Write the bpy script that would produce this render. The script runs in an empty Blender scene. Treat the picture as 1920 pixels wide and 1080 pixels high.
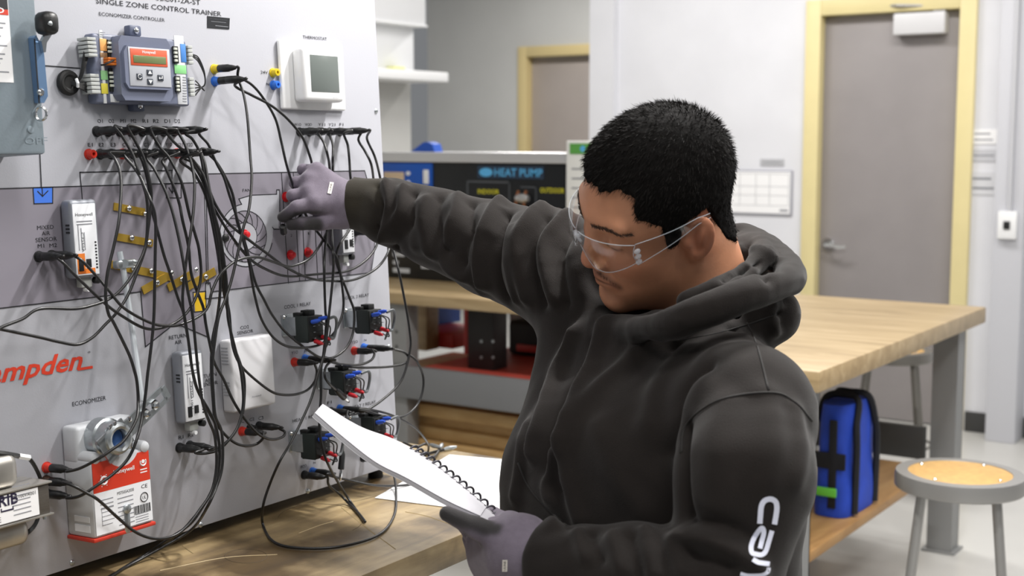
import bpy, bmesh, math, random
import numpy as np
from mathutils import Vector, Matrix
from mathutils.bvhtree import BVHTree
random.seed(7); RNG = np.random.default_rng(7)
scene = bpy.context.scene
COL = scene.collection

# ------------------------------------------------------------------ camera
F_PX = 2490.0; YAW = math.radians(34); PITCH = math.atan((540 - 265) / F_PX)
CAM = np.array([0.0, 0.0, 1.5])
cd = bpy.data.cameras.new('camera'); cam = bpy.data.objects.new('camera', cd); COL.objects.link(cam)
cam.location = CAM; cam.rotation_euler = (math.pi/2 - PITCH, 0, YAW)
cd.sensor_width = 36; cd.lens = F_PX * 36 / 1920; cd.clip_start = .05; cd.clip_end = 60
cd.dof.use_dof = True; cd.dof.focus_distance = 1.95; cd.dof.aperture_fstop = 5.6
scene.camera = cam
# ------------------------------------------------------------------ world, exposure
wd = bpy.data.worlds.new('world'); scene.world = wd; wd.use_nodes = True
wb = wd.node_tree.nodes['Background']; wb.inputs[0].default_value = (.93, .96, 1.0, 1); wb.inputs[1].default_value = .23
vs = scene.view_settings
vs.view_transform = 'Standard'; vs.look = 'None'; vs.exposure = -0.18; vs.gamma = 1; vs.use_curve_mapping = False
# ceiling lamps: (x, y, size_x, size_y, watts); the first is the strip over the bench that throws the plug shadows; the rest are unseen fill, added to brighten face and room
CEIL = 3.25
LAMPS = [(-.85, 2.45, .5, .12, 96), (-3.2, 5.6, 1.2, .3, 46), (-1.6, 5.3, 1.2, .3, 42), (.3, 4.6, 1.2, .3, 34),
         (-.6, -.4, 1.2, .3, 26), (.2, .7, 1.2, .3, 36), (.55, 2.5, .5, .12, 46), (-4.9, 7.8, 1.2, .3, 75)]
for (x, y, sx, sy, wt) in LAMPS:
    ld = bpy.data.lights.new('unseen_ceiling_lamp', 'AREA'); ld.shape = 'RECTANGLE'; ld.size = sx; ld.size_y = sy
    ld.energy = wt; ld.color = (1, .975, .95)
    lo = bpy.data.objects.new('unseen_ceiling_lamp', ld); COL.objects.link(lo); lo.location = (x, y, CEIL - .075)

# ------------------------------------------------------------------ pixel -> place helpers
FW = np.array([-math.sin(YAW)*math.cos(PITCH), math.cos(YAW)*math.cos(PITCH), -math.sin(PITCH)])
RT = np.array([math.cos(YAW), math.sin(YAW), 0.0]); UP = np.cross(RT, FW)
def ray(x, y): return FW + RT*(x-960)/F_PX - UP*(y-540)/F_PX
def P(x, y, d): return CAM + ray(x, y)*d                     # point at depth d
def atZ(x, y, z): r = ray(x, y); return CAM + r*(z-CAM[2])/r[2]
def atY(x, y, Y): r = ray(x, y); return CAM + r*Y/r[1]
def atX(x, y, X): r = ray(x, y); return CAM + r*X/r[0]
def toPx(p):
    d = np.asarray(p)-CAM; z = d@FW; return 960+F_PX*(d@RT)/z, 540-F_PX*(d@UP)/z, z
PT = math.radians(3.0)
PO = P(747, 870, 2.45)                                       # lower right corner of the trainer's face
PU = np.array([0, 1.0, 0]); PV = np.array([-math.sin(PT), 0, math.cos(PT)]); PNn = np.cross(PU, PV)
def PN(u, v, h=0): return PO + PU*u + PV*v + PNn*h
def uv(x, y, h=0):
    r = ray(x, y); s = ((PO + PNn*h - CAM) @ PNn)/(r @ PNn); q = CAM + r*s - PO; return q@PU, q@PV
def PX(x, y, h=0): return PN(*uv(x, y, h), h)

# ------------------------------------------------------------------ materials
def lin(c):
    if isinstance(c, str): c = [int(c[i:i+2], 16) for i in (1, 3, 5)]
    return tuple(((v/255)/12.92 if v/255 <= .04045 else ((v/255+.055)/1.055)**2.4) for v in c)
MATS = {}
def mat(name, col, rough=.5, metal=0.0, var=0.0, scale=30, bump=0.0, bscale=200, stretch=None, col2=None, trans=0, spec=.5, emit=0, alpha=1, sheen=0, sss=0, detail=4):
    if name in MATS: return MATS[name]
    m = bpy.data.materials.new(name); m.use_nodes = True; MATS[name] = m
    nt = m.node_tree; b = nt.nodes['Principled BSDF']; c = lin(col)
    b.inputs['Base Color'].default_value = (*c, 1); b.inputs['Roughness'].default_value = rough; b.inputs['Metallic'].default_value = metal
    b.inputs['Specular IOR Level'].default_value = spec
    if trans: b.inputs['Transmission Weight'].default_value = trans
    if alpha < 1: b.inputs['Alpha'].default_value = alpha
    if sheen: b.inputs['Sheen Weight'].default_value = sheen; b.inputs['Sheen Roughness'].default_value = .5
    if sss: b.inputs['Subsurface Weight'].default_value = sss; b.inputs['Subsurface Radius'].default_value = (.012, .005, .003); b.inputs['Subsurface Scale'].default_value = 1.0
    if emit: b.inputs['Emission Color'].default_value = (*c, 1); b.inputs['Emission Strength'].default_value = emit
    tc = nt.nodes.new('ShaderNodeTexCoord'); mp = nt.nodes.new('ShaderNodeMapping')
    nt.links.new(tc.outputs['Object'], mp.inputs['Vector'])
    if stretch: mp.inputs['Scale'].default_value = stretch
    if var or col2:
        n = nt.nodes.new('ShaderNodeTexNoise'); n.inputs['Scale'].default_value = scale; n.inputs['Detail'].default_value = detail
        nt.links.new(mp.outputs[0], n.inputs['Vector'])
        rp = nt.nodes.new('ShaderNodeValToRGB'); rp.color_ramp.elements[0].position = .35; rp.color_ramp.elements[1].position = .68
        c2 = lin(col2) if col2 else tuple(min(1, x*(1+var)) for x in c)
        c1 = c if col2 else tuple(x*(1-var) for x in c)
        rp.color_ramp.elements[0].color = (*c1, 1); rp.color_ramp.elements[1].color = (*c2, 1)
        nt.links.new(n.outputs[0], rp.inputs[0]); nt.links.new(rp.outputs[0], b.inputs['Base Color'])
    if bump:
        n2 = nt.nodes.new('ShaderNodeTexNoise'); n2.inputs['Scale'].default_value = bscale; n2.inputs['Detail'].default_value = 3
        nt.links.new(mp.outputs[0], n2.inputs['Vector'])
        bp = nt.nodes.new('ShaderNodeBump'); bp.inputs['Strength'].default_value = bump; bp.inputs['Distance'].default_value = .002
        nt.links.new(n2.outputs[0], bp.inputs['Height']); nt.links.new(bp.outputs[0], b.inputs['Normal'])
    return m
def wood(name, c1, c2, c3, scale=2.2, stretch=(1, 9, 9), rough=.42, stain=None):
    m = bpy.data.materials.new(name); m.use_nodes = True; MATS[name] = m
    nt = m.node_tree; b = nt.nodes['Principled BSDF']; b.inputs['Roughness'].default_value = rough
    tc = nt.nodes.new('ShaderNodeTexCoord'); mp = nt.nodes.new('ShaderNodeMapping'); mp.inputs['Scale'].default_value = stretch
    nt.links.new(tc.outputs['Object'], mp.inputs['Vector'])
    n = nt.nodes.new('ShaderNodeTexNoise'); n.inputs['Scale'].default_value = scale; n.inputs['Detail'].default_value = 8; n.inputs['Roughness'].default_value = .6; n.inputs['Distortion'].default_value = .6
    nt.links.new(mp.outputs[0], n.inputs['Vector'])
    rp = nt.nodes.new('ShaderNodeValToRGB'); e = rp.color_ramp.elements; e[0].position = .3; e[0].color = (*lin(c1), 1); e[1].position = .7; e[1].color = (*lin(c3), 1)
    k = e.new(.5); k.color = (*lin(c2), 1)
    nt.links.new(n.outputs[0], rp.inputs[0]); out = rp.outputs[0]
    if stain:
        n2 = nt.nodes.new('ShaderNodeTexNoise'); n2.inputs['Scale'].default_value = 5.5; n2.inputs['Detail'].default_value = 6
        nt.links.new(tc.outputs['Object'], n2.inputs['Vector'])
        r2 = nt.nodes.new('ShaderNodeValToRGB'); r2.color_ramp.elements[0].position = .42; r2.color_ramp.elements[1].position = .62
        mx = nt.nodes.new('ShaderNodeMix'); mx.data_type = 'RGBA'; mx.blend_type = 'MULTIPLY'; mx.inputs[7].default_value = (*lin(stain), 1)
        nt.links.new(n2.outputs[0], r2.inputs[0]); nt.links.new(r2.outputs[0], mx.inputs[0]); nt.links.new(out, mx.inputs[6]); out = mx.outputs[2]
    nt.links.new(out, b.inputs['Base Color'])
    bp = nt.nodes.new('ShaderNodeBump'); bp.inputs['Strength'].default_value = .12; bp.inputs['Distance'].default_value = .002
    nt.links.new(n.outputs[0], bp.inputs['Height']); nt.links.new(bp.outputs[0], b.inputs['Normal'])
    return m

# ------------------------------------------------------------------ mesh builder
def unit(v): v = np.asarray(v, float); return v/(np.linalg.norm(v)+1e-12)
def perp(d):
    d = unit(d); a = np.array([0, 0, 1.0]) if abs(d[2]) < .9 else np.array([1.0, 0, 0])
    x = unit(np.cross(a, d)); return x, np.cross(d, x)
IDT = lambda a, b, c: np.array([a, b, c], float)
_boxcache = {}
def _rbox(sx, sy, sz, r, seg):
    key = (round(sx, 5), round(sy, 5), round(sz, 5), round(r, 5), seg)
    if key not in _boxcache:
        bm = bmesh.new(); bmesh.ops.create_cube(bm, size=1)
        bmesh.ops.scale(bm, vec=(sx, sy, sz), verts=bm.verts)
        if r > 0: bmesh.ops.bevel(bm, geom=bm.edges[:], offset=min(r, .49*min(sx, sy, sz)), segments=seg, profile=.5, affect='EDGES')
        bm.verts.index_update()
        _boxcache[key] = ([tuple(v.co) for v in bm.verts], [[v.index for v in f.verts] for f in bm.faces]); bm.free()
    return _boxcache[key]
class MB:
    def __init__(s, T=None): s.v = []; s.f = []; s.mi = []; s.mats = []; s.T = T or IDT; s.cur = 0
    def use(s, m):
        if m not in s.mats: s.mats.append(m)
        s.cur = s.mats.index(m); return s
    def add(s, vs, fs):
        o = len(s.v); s.v.extend([tuple(s.T(*p)) for p in vs]); s.f.extend([[i+o for i in f] for f in fs]); s.mi.extend([s.cur]*len(fs)); return s
    def box(s, c, d, r=0, seg=2, rz=0, ax=None):             # centre, full sizes; rz turns about the local third axis
        v, f = _rbox(d[0], d[1], d[2], r, seg); c = np.array(c, float)
        if ax is not None: A = np.array(ax, float); q = [c+A[0]*p[0]+A[1]*p[1]+A[2]*p[2] for p in v]
        elif rz: k, z = math.cos(rz), math.sin(rz); q = [c+np.array([p[0]*k-p[1]*z, p[0]*z+p[1]*k, p[2]]) for p in v]
        else: q = [c+np.array(p) for p in v]
        return s.add(q, f)
    def bb(s, lo, hi, r=0, seg=2):
        lo = np.array(lo, float); hi = np.array(hi, float); return s.box((lo+hi)/2, hi-lo, r, seg)
    def cyl(s, p0, p1, r0, r1=None, n=16, caps=True):
        r1 = r0 if r1 is None else r1; p0 = np.array(p0, float); p1 = np.array(p1, float); x, y = perp(p1-p0)
        vs = []
        for p, r in ((p0, r0), (p1, r1)):
            for i in range(n): a = 2*math.pi*i/n; vs.append(p + r*(x*math.cos(a)+y*math.sin(a)))
        fs = [[i, (i+1) % n, n+(i+1) % n, n+i] for i in range(n)]
        if caps: fs += [list(range(n))[::-1], list(range(n, 2*n))]
        return s.add(vs, fs)
    def lathe(s, p0, d, prof, n=20, sx=1, sy=1):                         # prof: (distance along d, radius)
        p0 = np.array(p0, float); d = unit(d); x, y = perp(d); vs = []; k = len(prof)
        for (t, r) in prof:
            for i in range(n): a = 2*math.pi*i/n; vs.append(p0+d*t+r*(x*math.cos(a)*sx+y*math.sin(a)*sy))
        fs = [[j*n+i, j*n+(i+1) % n, (j+1)*n+(i+1) % n, (j+1)*n+i] for j in range(k-1) for i in range(n)]
        fs += [list(range(n))[::-1], list(range((k-1)*n, k*n))]
        return s.add(vs, fs)
    def tube(s, pts, r, n=8, caps=True):
        pts = [np.array(p, float) for p in pts]; vs = []; m = len(pts)
        tg = [unit(pts[min(i+1, m-1)]-pts[max(i-1, 0)]) for i in range(m)]
        x, _ = perp(tg[0])
        for i in range(m):
            x = unit(x - tg[i]*(x@tg[i])); y = np.cross(tg[i], x); rr = r[i] if hasattr(r, '__len__') else r
            for k in range(n): a = 2*math.pi*k/n; vs.append(pts[i]+rr*(x*math.cos(a)+y*math.sin(a)))
        fs = [[j*n+i, j*n+(i+1) % n, (j+1)*n+(i+1) % n, (j+1)*n+i] for j in range(m-1) for i in range(n)]
        if caps: fs += [list(range(n))[::-1], list(range((m-1)*n, m*n))]
        return s.add(vs, fs)
    def prism(s, poly, z0, z1):                              # polygon in local (a, b), extruded along c; polygon counter-clockwise
        n = len(poly); ar = sum(poly[i][0]*poly[(i+1) % n][1]-poly[(i+1) % n][0]*poly[i][1] for i in range(n))
        if ar < 0: poly = poly[::-1]
        vs = [(p[0], p[1], z0) for p in poly]+[(p[0], p[1], z1) for p in poly]
        fs = [[i, (i+1) % n, n+(i+1) % n, n+i] for i in range(n)]+[list(range(n))[::-1], list(range(n, 2*n))]
        return s.add(vs, fs)
    def ball(s, c, r, n=12, m=8):
        r = (r, r, r) if not hasattr(r, '__len__') else r; vs = []; fs = []
        for j in range(m+1):
            t = math.pi*j/m
            for i in range(n): a = 2*math.pi*i/n; vs.append((c[0]+r[0]*math.sin(t)*math.cos(a), c[1]+r[1]*math.sin(t)*math.sin(a), c[2]+r[2]*math.cos(t)))
        for j in range(m):
            for i in range(n): fs.append([j*n+i, (j+1)*n+i, (j+1)*n+(i+1) % n, j*n+(i+1) % n])
        return s.add(vs, fs)
    def build(s, name, m=None, parent=None, smooth=35, org=None, **kw):
        if m is not None and not s.mats: s.mats = [m]
        return mk(name, s.v, s.f, s.mats, parent, smooth, s.mi, org, **kw)
def wloc(o): return Vector(o['_wl']) if o is not None and '_wl' in o else Vector((0, 0, 0))
def mk(name, v, f, mats, parent=None, smooth=35, mi=None, org=None, **kw):
    v = np.asarray(v, float); lo, hi = v.min(0), v.max(0)
    c = np.array([(lo[0]+hi[0])/2, (lo[1]+hi[1])/2, lo[2]]) if org is None else np.array(org)
    me = bpy.data.meshes.new(name); me.from_pydata((v-c).tolist(), [], [list(map(int, q)) for q in f])
    for m in (mats if isinstance(mats, (list, tuple)) else [mats]): me.materials.append(m)
    if mi is not None and len(me.materials) > 1: me.polygons.foreach_set('material_index', mi)
    if smooth:
        me.polygons.foreach_set('use_smooth', [True]*len(me.polygons))
        if smooth < 180: me.set_sharp_from_angle(angle=math.radians(smooth))
    me.update()
    return place(name, me, c, parent, **kw)
def place(name, me, c, parent=None, rot=None, **kw):
    o = bpy.data.objects.new(name, me); COL.objects.link(o); o['_wl'] = [float(x) for x in c]
    o.location = Vector(c)
    if rot is not None: o.rotation_mode = 'QUATERNION'; o.rotation_quaternion = rot
    if parent is not None:
        o.parent = parent; o.matrix_parent_inverse = Matrix.Translation(-wloc(parent))
    tag(o, **kw); return o
def tag(o, label=None, cat=None, group=None, kind=None):
    if label: o['label'] = label
    if cat: o['category'] = cat
    if group: o['group'] = group
    if kind: o['kind'] = kind
    return o
def thing(name, label, cat, loc=(0, 0, 0), group=None):
    o = bpy.data.objects.new(name, None); COL.objects.link(o); o.location = Vector(loc); o['_wl'] = [float(x) for x in loc]
    o.empty_display_size = .05
    return tag(o, label, cat, group)
# lettering: collected here, turned into meshes in one go at the end
TEXTS = []
def text(s, org, right, up, capH, m, parent, width=None, align='L', name='lettering', shear=0, bold=0, space=1.0, thick=0, fill=True):
    TEXTS.append((s, np.array(org, float), unit(right), unit(up), capH, m, parent, width, align, name, shear, bold, space))
def ptext(s, x0, y0, x1, y1, cap_px, m, parent, h=.0007, **kw):   # baseline from pixel to pixel on the trainer's face
    a = PX(x0, y0, h); b = PX(x1, y1, h); u0, v0 = uv(x0, y0, h); u1, v1 = uv(x0, y0-cap_px, h)
    text(s, a, PU if abs((b-a) @ PV) < .3*abs((b-a) @ PU) else b-a, PV if abs((b-a) @ PV) < .3*abs((b-a) @ PU) else np.cross(PNn, unit(b-a)), abs(v1-v0), m, parent, width=float(np.linalg.norm(b-a)), **kw)
def flush_texts():
    cache = {}
    obs = []
    for t in TEXTS:
        key = (t[0], t[10], t[11], t[12])
        if key in cache: continue
        cu = bpy.data.curves.new('txt', 'FONT'); cu.body = t[0]; cu.size = 1; cu.resolution_u = 2; cu.shear = t[10]; cu.offset = t[11]; cu.space_character = t[12]
        o = bpy.data.objects.new('txt', cu); COL.objects.link(o); cache[key] = o
    bpy.context.view_layer.update(); dg = bpy.context.evaluated_depsgraph_get()
    geo = {}
    for k, o in cache.items():
        me = bpy.data.meshes.new_from_object(o.evaluated_get(dg))
        v = np.array([q.co for q in me.vertices]) if len(me.vertices) else np.zeros((0, 3))
        geo[k] = (v, [list(p.vertices) for p in me.polygons])
        cu = o.data; bpy.data.objects.remove(o); bpy.data.curves.remove(cu); bpy.data.meshes.remove(me)
    for (s, org, right, up, capH, m, parent, width, align, name, shear, bold, space) in TEXTS:
        v, f = geo[(s, shear, bold, space)]
        if not len(v): continue
        x0, x1 = v[:, 0].min(), v[:, 0].max(); k = capH/.72
        kx = width/(x1-x0) if width else k
        xs = (v[:, 0]-x0)*kx
        if align == 'C': xs = xs - (x1-x0)*kx/2
        w = org + xs[:, None]*right + (v[:, 1]*k)[:, None]*up
        mk(name, w, f, [m], parent, smooth=0)
def spline(pts, n=6):
    p = [np.array(q, float) for q in pts]; p = [2*p[0]-p[1]]+p+[2*p[-1]-p[-2]]; out = []
    for i in range(1, len(p)-2):
        for k in range(n):
            t = k/n; a, b, c, d = p[i-1], p[i], p[i+1], p[i+2]
            out.append(.5*((2*b)+(c-a)*t+(2*a-5*b+4*c-d)*t*t+(3*b-a-3*c+d)*t**3))
    out.append(p[-2]); return out

# ------------------------------------------------------------------ palette
WALL = mat('wall_paint', '#dcdde2', .75, var=.03, scale=3, bump=.05, bscale=150)
GREYWALL = mat('rear_wall_paint', '#c6c6c3', .8, var=.03, scale=2, bump=.05, bscale=150)
FRAME = mat('yellow_frame_paint', '#dfd19c', .45, var=.03, scale=6)
DOORM = mat('grey_door_paint', '#8f8a8a', .5, var=.04, scale=4, bump=.03)
STEEL = mat('bench_steel', '#8d8d8c', .45, .35, var=.06, scale=8)
DARKSTEEL = mat('dark_steel', '#4a4a49', .5, .3)
ALU = mat('brushed_aluminium', '#c8c8ca', .35, .85, var=.05, scale=20, stretch=(1, 30, 30))
CHROME = mat('chrome', '#d8dadc', .18, 1)
ZINC = mat('zinc_plate', '#b9bfc2', .32, .9, var=.12, scale=60)
BLACK = mat('black_plastic', '#191a1b', .42)
DKRUB = mat('black_rubber', '#151515', .6)
WHITE = mat('white_plastic', '#eeeff0', .38)
PAPER = mat('paper', '#f3f3f4', .8)
INK = mat('black_ink', '#26272a', .7)
GREYINK = mat('grey_ink', '#8a8c92', .8)
REDM = mat('red_plastic', '#c8242a', .3)
BLUEM = mat('blue_plastic', '#2459b8', .35)
YELM = mat('yellow_plastic', '#d8b91c', .35)
# =================================================================== the room
WY = 6.96                                                    # wall with the door
fl = mat('floor_vinyl', '#c3c2be', .28, var=.05, scale=1.3, bump=.02, bscale=30)
MB().bb((-7.2, -2.5, -.06), (3.2, 10.6, 0)).build('floor', fl, kind='structure')
ceil_ = MB().bb((-7.2, -2.5, CEIL), (3.2, 10.6, CEIL+.06)).build('ceiling', mat('ceiling_tile', '#e9e9e6', .9), kind='structure')
dx0, dx1 = atY(1543, 30, WY)[0], atY(1803, 15, WY)[0]; DH = 2.17; fwid = .085
wl = atY(1115, 100, WY)[0]
b = MB().use(WALL)
b.bb((wl, WY, 0), (dx0-.02, WY+.15, CEIL)); b.bb((dx1+.02, WY, 0), (3.2, WY+.15, CEIL)); b.bb((dx0-.02, WY, DH+.02), (dx1+.02, WY+.15, CEIL))
b.build('wall_back', kind='structure')
# pilaster at the wall's left end, wall post right of the door
MB().bb((wl, WY-.06, 0), (atY(1150, 100, WY-.06)[0], WY+.15, CEIL)).build('trim_1', WALL, kind='structure')
px0, px1 = atY(1859, 500, WY-.18)[0], atY(1916, 500, WY-.18)[0]
MB().bb((px0, WY-.18, 0), (px1, WY, CEIL), .004).build('trim_2', mat('post_paint', '#c9cad0', .6), kind='structure')
bbm = mat('baseboard_rubber', '#3a3a3a', .5)
MB().bb((dx1+fwid+.01, WY-.012, 0), (px0, WY, .105), .003).build('baseboard_back', bbm, kind='structure')
MB().bb((px1, WY-.012, 0), (3.2, WY, .105), .003).build('baseboard_right', bbm, kind='structure')
MB().bb((wl+.2, WY-.012, 0), (dx0-fwid-.01, WY, .105), .003).build('baseboard_left', bbm, kind='structure')
# door
d = MB().bb((dx0, WY+.035, .008), (dx1, WY+.08, DH-.006), .002).build('door_1', DOORM, kind='structure')
f = MB().use(FRAME)
for (a, c) in ((dx0-fwid, dx0), (dx1, dx1+fwid)):
    f.bb((a, WY-.03, 0), (c, WY+.14, DH+fwid), .004)
f.bb((dx0, WY-.03, DH), (dx1, WY+.14, DH+fwid), .004)
f.bb((dx0, WY+.085, 0), (dx0+.015, WY+.14, DH)); f.bb((dx1-.015, WY+.085, 0), (dx1, WY+.14, DH))
f.build('door_frame', parent=d)
cx0, cx1 = atY(1677, 45, WY-.02)[0], atY(1774, 45, WY-.02)[0]; zc = atY(1725, 44, WY-.02)[2]
MB().bb((cx0, WY-.045, zc-.055), (cx1, WY+.035, zc+.055), .008).build('door_closer', mat('closer_paint', '#d4d4d6', .4), d)
MB().use(ALU).bb((cx0+.2, WY-.02, zc+.055), (cx0+.26, WY+.01, zc+.1)).tube([(cx0+.23, WY-.005, zc+.085), (cx0+.02, WY-.05, zc+.095), (cx0-.05, WY-.005, zc+.1)], .008).build('closer_arm', parent=d)
hp = atY(1552, 458, WY+.02)
h = MB().use(CHROME).cyl((hp[0], WY+.035, hp[2]), (hp[0], WY+.02, hp[2]), .034, n=24).cyl((hp[0], WY+.02, hp[2]), (hp[0], WY-.02, hp[2]), .011)
h.tube(spline([(hp[0], WY-.025, hp[2]), (hp[0]+.03, WY-.03, hp[2]), (hp[0]+.075, WY-.028, hp[2]-.008), (hp[0]+.115, WY-.02, hp[2]-.006)], 4), .0095)
h.build('door_handle', parent=d)
# papers and switch on the wall
q = [atY(x, y, WY-.004) for x, y in ((1358, 318), (1487, 318), (1487, 404))]
pp = MB().use(mat('plan_frame', '#9a9ba6', .5)).bb((q[0][0], WY-.012, q[2][2]), (q[1][0], WY, q[0][2]), .003).use(PAPER).bb((q[0][0]+.01, WY-.0135, q[2][2]+.008), (q[1][0]-.01, WY-.012, q[0][2]-.008))
plan = pp.build('floor_plan', label='framed white floor plan hung left of the yellow door frame', cat='notice')
ln = MB().use(GREYINK); W0, W1, Z0, Z1 = q[0][0]+.02, q[1][0]-.02, q[2][2]+.02, q[0][2]-.02
for t in (0, .22, .48, .7, 1): ln.bb((W0+(W1-W0)*t-.001, WY-.0142, Z0+.03), (W0+(W1-W0)*t+.001, WY-.0136, Z1))
for t in (.15, .42, .66, 1): ln.bb((W0, WY-.0142, Z0+(Z1-Z0)*t-.001), (W1, WY-.0136, Z0+(Z1-Z0)*t+.001))
ln.bb((W1-.05, WY-.0142, Z0), (W1, WY-.0136, Z0+.012)); ln.build('plan_lines', parent=plan)
def wallcard(px, name, label, m, lines=2, y=WY):
    a, c = atY(px[0], px[1], y-.003), atY(px[2], px[3], y-.003)
    o = MB().bb((a[0], y-.005, c[2]), (c[0], y, a[2])).build(name, m, label=label, cat='notice')
    if lines:
        l = MB().use(GREYINK); hgt = a[2]-c[2]; wid = c[0]-a[0]
        for i in range(lines): z = c[2]+hgt*(i+.7)/(lines+.4); l.bb((a[0]+wid*.15, y-.0058, z-hgt*.05), (c[0]-wid*(.15+.1*(i % 2)), y-.0051, z+hgt*.05))
        l.build('print', parent=o)
    return o
wallcard((1426, 298, 1470, 311), 'wall_tag', 'small grey tag above the framed floor plan', mat('tag_grey', '#b3b4b8', .6), 1)
wallcard((1820, 243, 1869, 270), 'wall_sign', 'white sign with two printed lines right of the door', PAPER, 2)
wallcard((1818, 280, 1872, 303), 'wall_sign', 'pale grey sign directly under the white sign', mat('sign_grey', '#c4c5ca', .6), 1)
wallcard((1816, 322, 1872, 366), 'wall_sign', 'tall faded paper lowest of the signs by the door', mat('sign_pale', '#d3d4d8', .7), 2)
sw = atY(1890, 422, WY-.19)
s = MB().bb((sw[0]-.045, WY-.215, sw[2]-.068), (sw[0]+.045, WY-.18, sw[2]+.068), .006).build('wall_switch', WHITE, label='white wall switch box with a black rocker on the grey post', cat='switch')
MB().bb((sw[0]-.016, WY-.222, sw[2]-.02), (sw[0]+.016, WY-.214, sw[2]+.02), .003).build('rocker', BLACK, s)
MB().use(mat('conduit_paint', '#c2c3c8', .5)).cyl((sw[0]+.005, WY-.195, sw[2]+.06), (sw[0]+.005, WY-.195, CEIL-.002), .012).build('conduit', label='thin painted conduit running up the grey wall post', cat='conduit')
# rear grey wall, its door, left partition
RY = 9.35
e0 = atY(974, 90, RY)[0]; e1 = e0+1.02
MB().use(GREYWALL).bb((-7.2, RY, 0), (e0+.04, RY+.12, CEIL)).bb((e1-.04, RY, 0), (3.2, RY+.12, CEIL)).bb((e0+.04, RY, 2.2), (e1-.04, RY+.12, CEIL)).build('wall_rear', kind='structure')
ztop = atY(985, 88, RY)[2]
d2 = MB().bb((e0+.085, RY+.06, .008), (e1-.085, RY+.1, ztop-.09), .002).build('door_2', mat('rear_door_paint', '#a49b95', .6, var=.03, scale=4), kind='structure')
f = MB().use(mat('rear_frame_paint', '#d3c08c', .5))
f.bb((e0, RY-.03, 0), (e0+.085, RY+.11, ztop), .004); f.bb((e1-.085, RY-.03, 0), (e1, RY+.11, ztop), .004); f.bb((e0+.085, RY-.03, ztop-.085), (e1-.085, RY+.11, ztop), .004)
f.build('door_frame', parent=d2)
LX = -5.0
yy = atX(770, 200, LX)[1]
MB().use(GREYWALL).bb((LX-.2, -2.5, 0), (LX, yy, CEIL)).build('wall_left', kind='structure')
# white wall cabinet with hood and shelf on the partition
cabm = mat('white_cabinet', '#e3e4e6', .5)
z1 = atX(740, 44, LX+.05)[2]; z0 = atX(740, 136, LX+.05)[2]; z2 = atX(760, 150, LX+.3)[2]
cab = thing('wall_cabinet', 'white wall cabinet hung on the grey partition above the rear bench', 'cabinet', (LX+.02, yy-.8, z0))
MB().bb((LX+.002, yy-2.0, z1), (LX+.12, yy+.0, 2.95), .006).build('upper_box', cabm, cab)
MB().bb((LX+.002, yy-2.0, z1-.012), (LX+.135, yy+.0, z1), .003).build('lower_rim', WHITE, cab)
MB().bb((LX+.002, yy-2.0, z0+.001), (LX+.05, yy-.03, z1-.012), .003).build('back_panel', cabm, cab)
sy0 = atX(848, 148, LX+.25)[1]
sh = MB().bb((LX+.002, yy-2.0, z0-.055), (LX+.3, yy-.02, z0), .006).build('wall_shelf', WHITE, label='thick white shelf under the white wall cabinet', cat='shelf')
MB().use(mat('yellow_note', '#e9ea8c', .7)).bb((LX+.06, yy-.30, z0+.0005), (LX+.12, yy-.2, z0+.03), .004).build('yellow_block', label='small pale yellow block lying on the white shelf', cat='block')
# unseen housings, added for the bench strip and the fill lamps alike
for i, (x, y, sx, sy, wt) in enumerate(LAMPS):
    MB().bb((x-sx/2-.04, y-sy/2-.04, CEIL-.07), (x+sx/2+.04, y+sy/2+.04, CEIL-.0005), .006).build('unseen_lamp_housing', WHITE, ceil_)
# =================================================================== rear bench with the black trainer
WOODTOP = wood('maple_top', '#8f7a58', '#a38d69', '#b49f7c', 2.0, (1.2, 8, 8))
WOODDARK = wood('worn_top', '#77654a', '#98835e', '#b09c76', 2.6, (9, 1.1, 9), .5, '#7d725c')
PLY = wood('plywood', '#a8824f', '#bd9862', '#cbaa78', 2.0, (1.5, 7, 7), .6)
BZ = .90
fy = 4.10; bx0, bx1 = -4.3, -2.25
rb = thing('rear_bench', 'long grey steel workbench with maple top behind the outstretched arm', 'workbench', (-3.3, fy+.5, 0))
MB().bb((bx0, fy, BZ-.045), (bx1, fy+1.0, BZ), .004).build('bench_top', WOODTOP, rb)
lx = atY(755, 600, fy+.06)[0]
for (x, y) in ((lx, fy+.06), (lx, fy+.94), (bx1-.15, fy+.06), (bx1-.15, fy+.94)):
    g = MB().use(STEEL).bb((x-.05, y-.04, 0), (x+.05, y+.04, BZ-.046), .005)
    g.use(DARKSTEEL)
    for z in (.68, .74): g.cyl((x, y-.0415, z), (x, y-.039, z), .007, n=10)
    g.build('leg', parent=rb)
zs = atY(870, 700, fy)[2]
MB().bb((lx-.05, fy+.0, zs-.13), (bx1-.1, fy+.035, zs), .006).build('stringer', mat('stringer_paint', '#7d7e80', .5, .2), rb)
MB().bb((lx-.05, fy+.965, zs-.13), (bx1-.1, fy+1.0, zs), .006).build('stringer', MATS['stringer_paint'], rb)
MB().bb((lx+.05, fy+.036, zs-.05), (bx1-.2, fy+.964, zs-.02), .003).build('shelf_board', mat('red_shelf', '#b5483c', .55, var=.08, scale=5), rb)
MB().bb((lx+.05, fy+.05, .20), (bx1-.2, fy+.95, .24), .003).build('lower_shelf', DARKSTEEL, rb)
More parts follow.
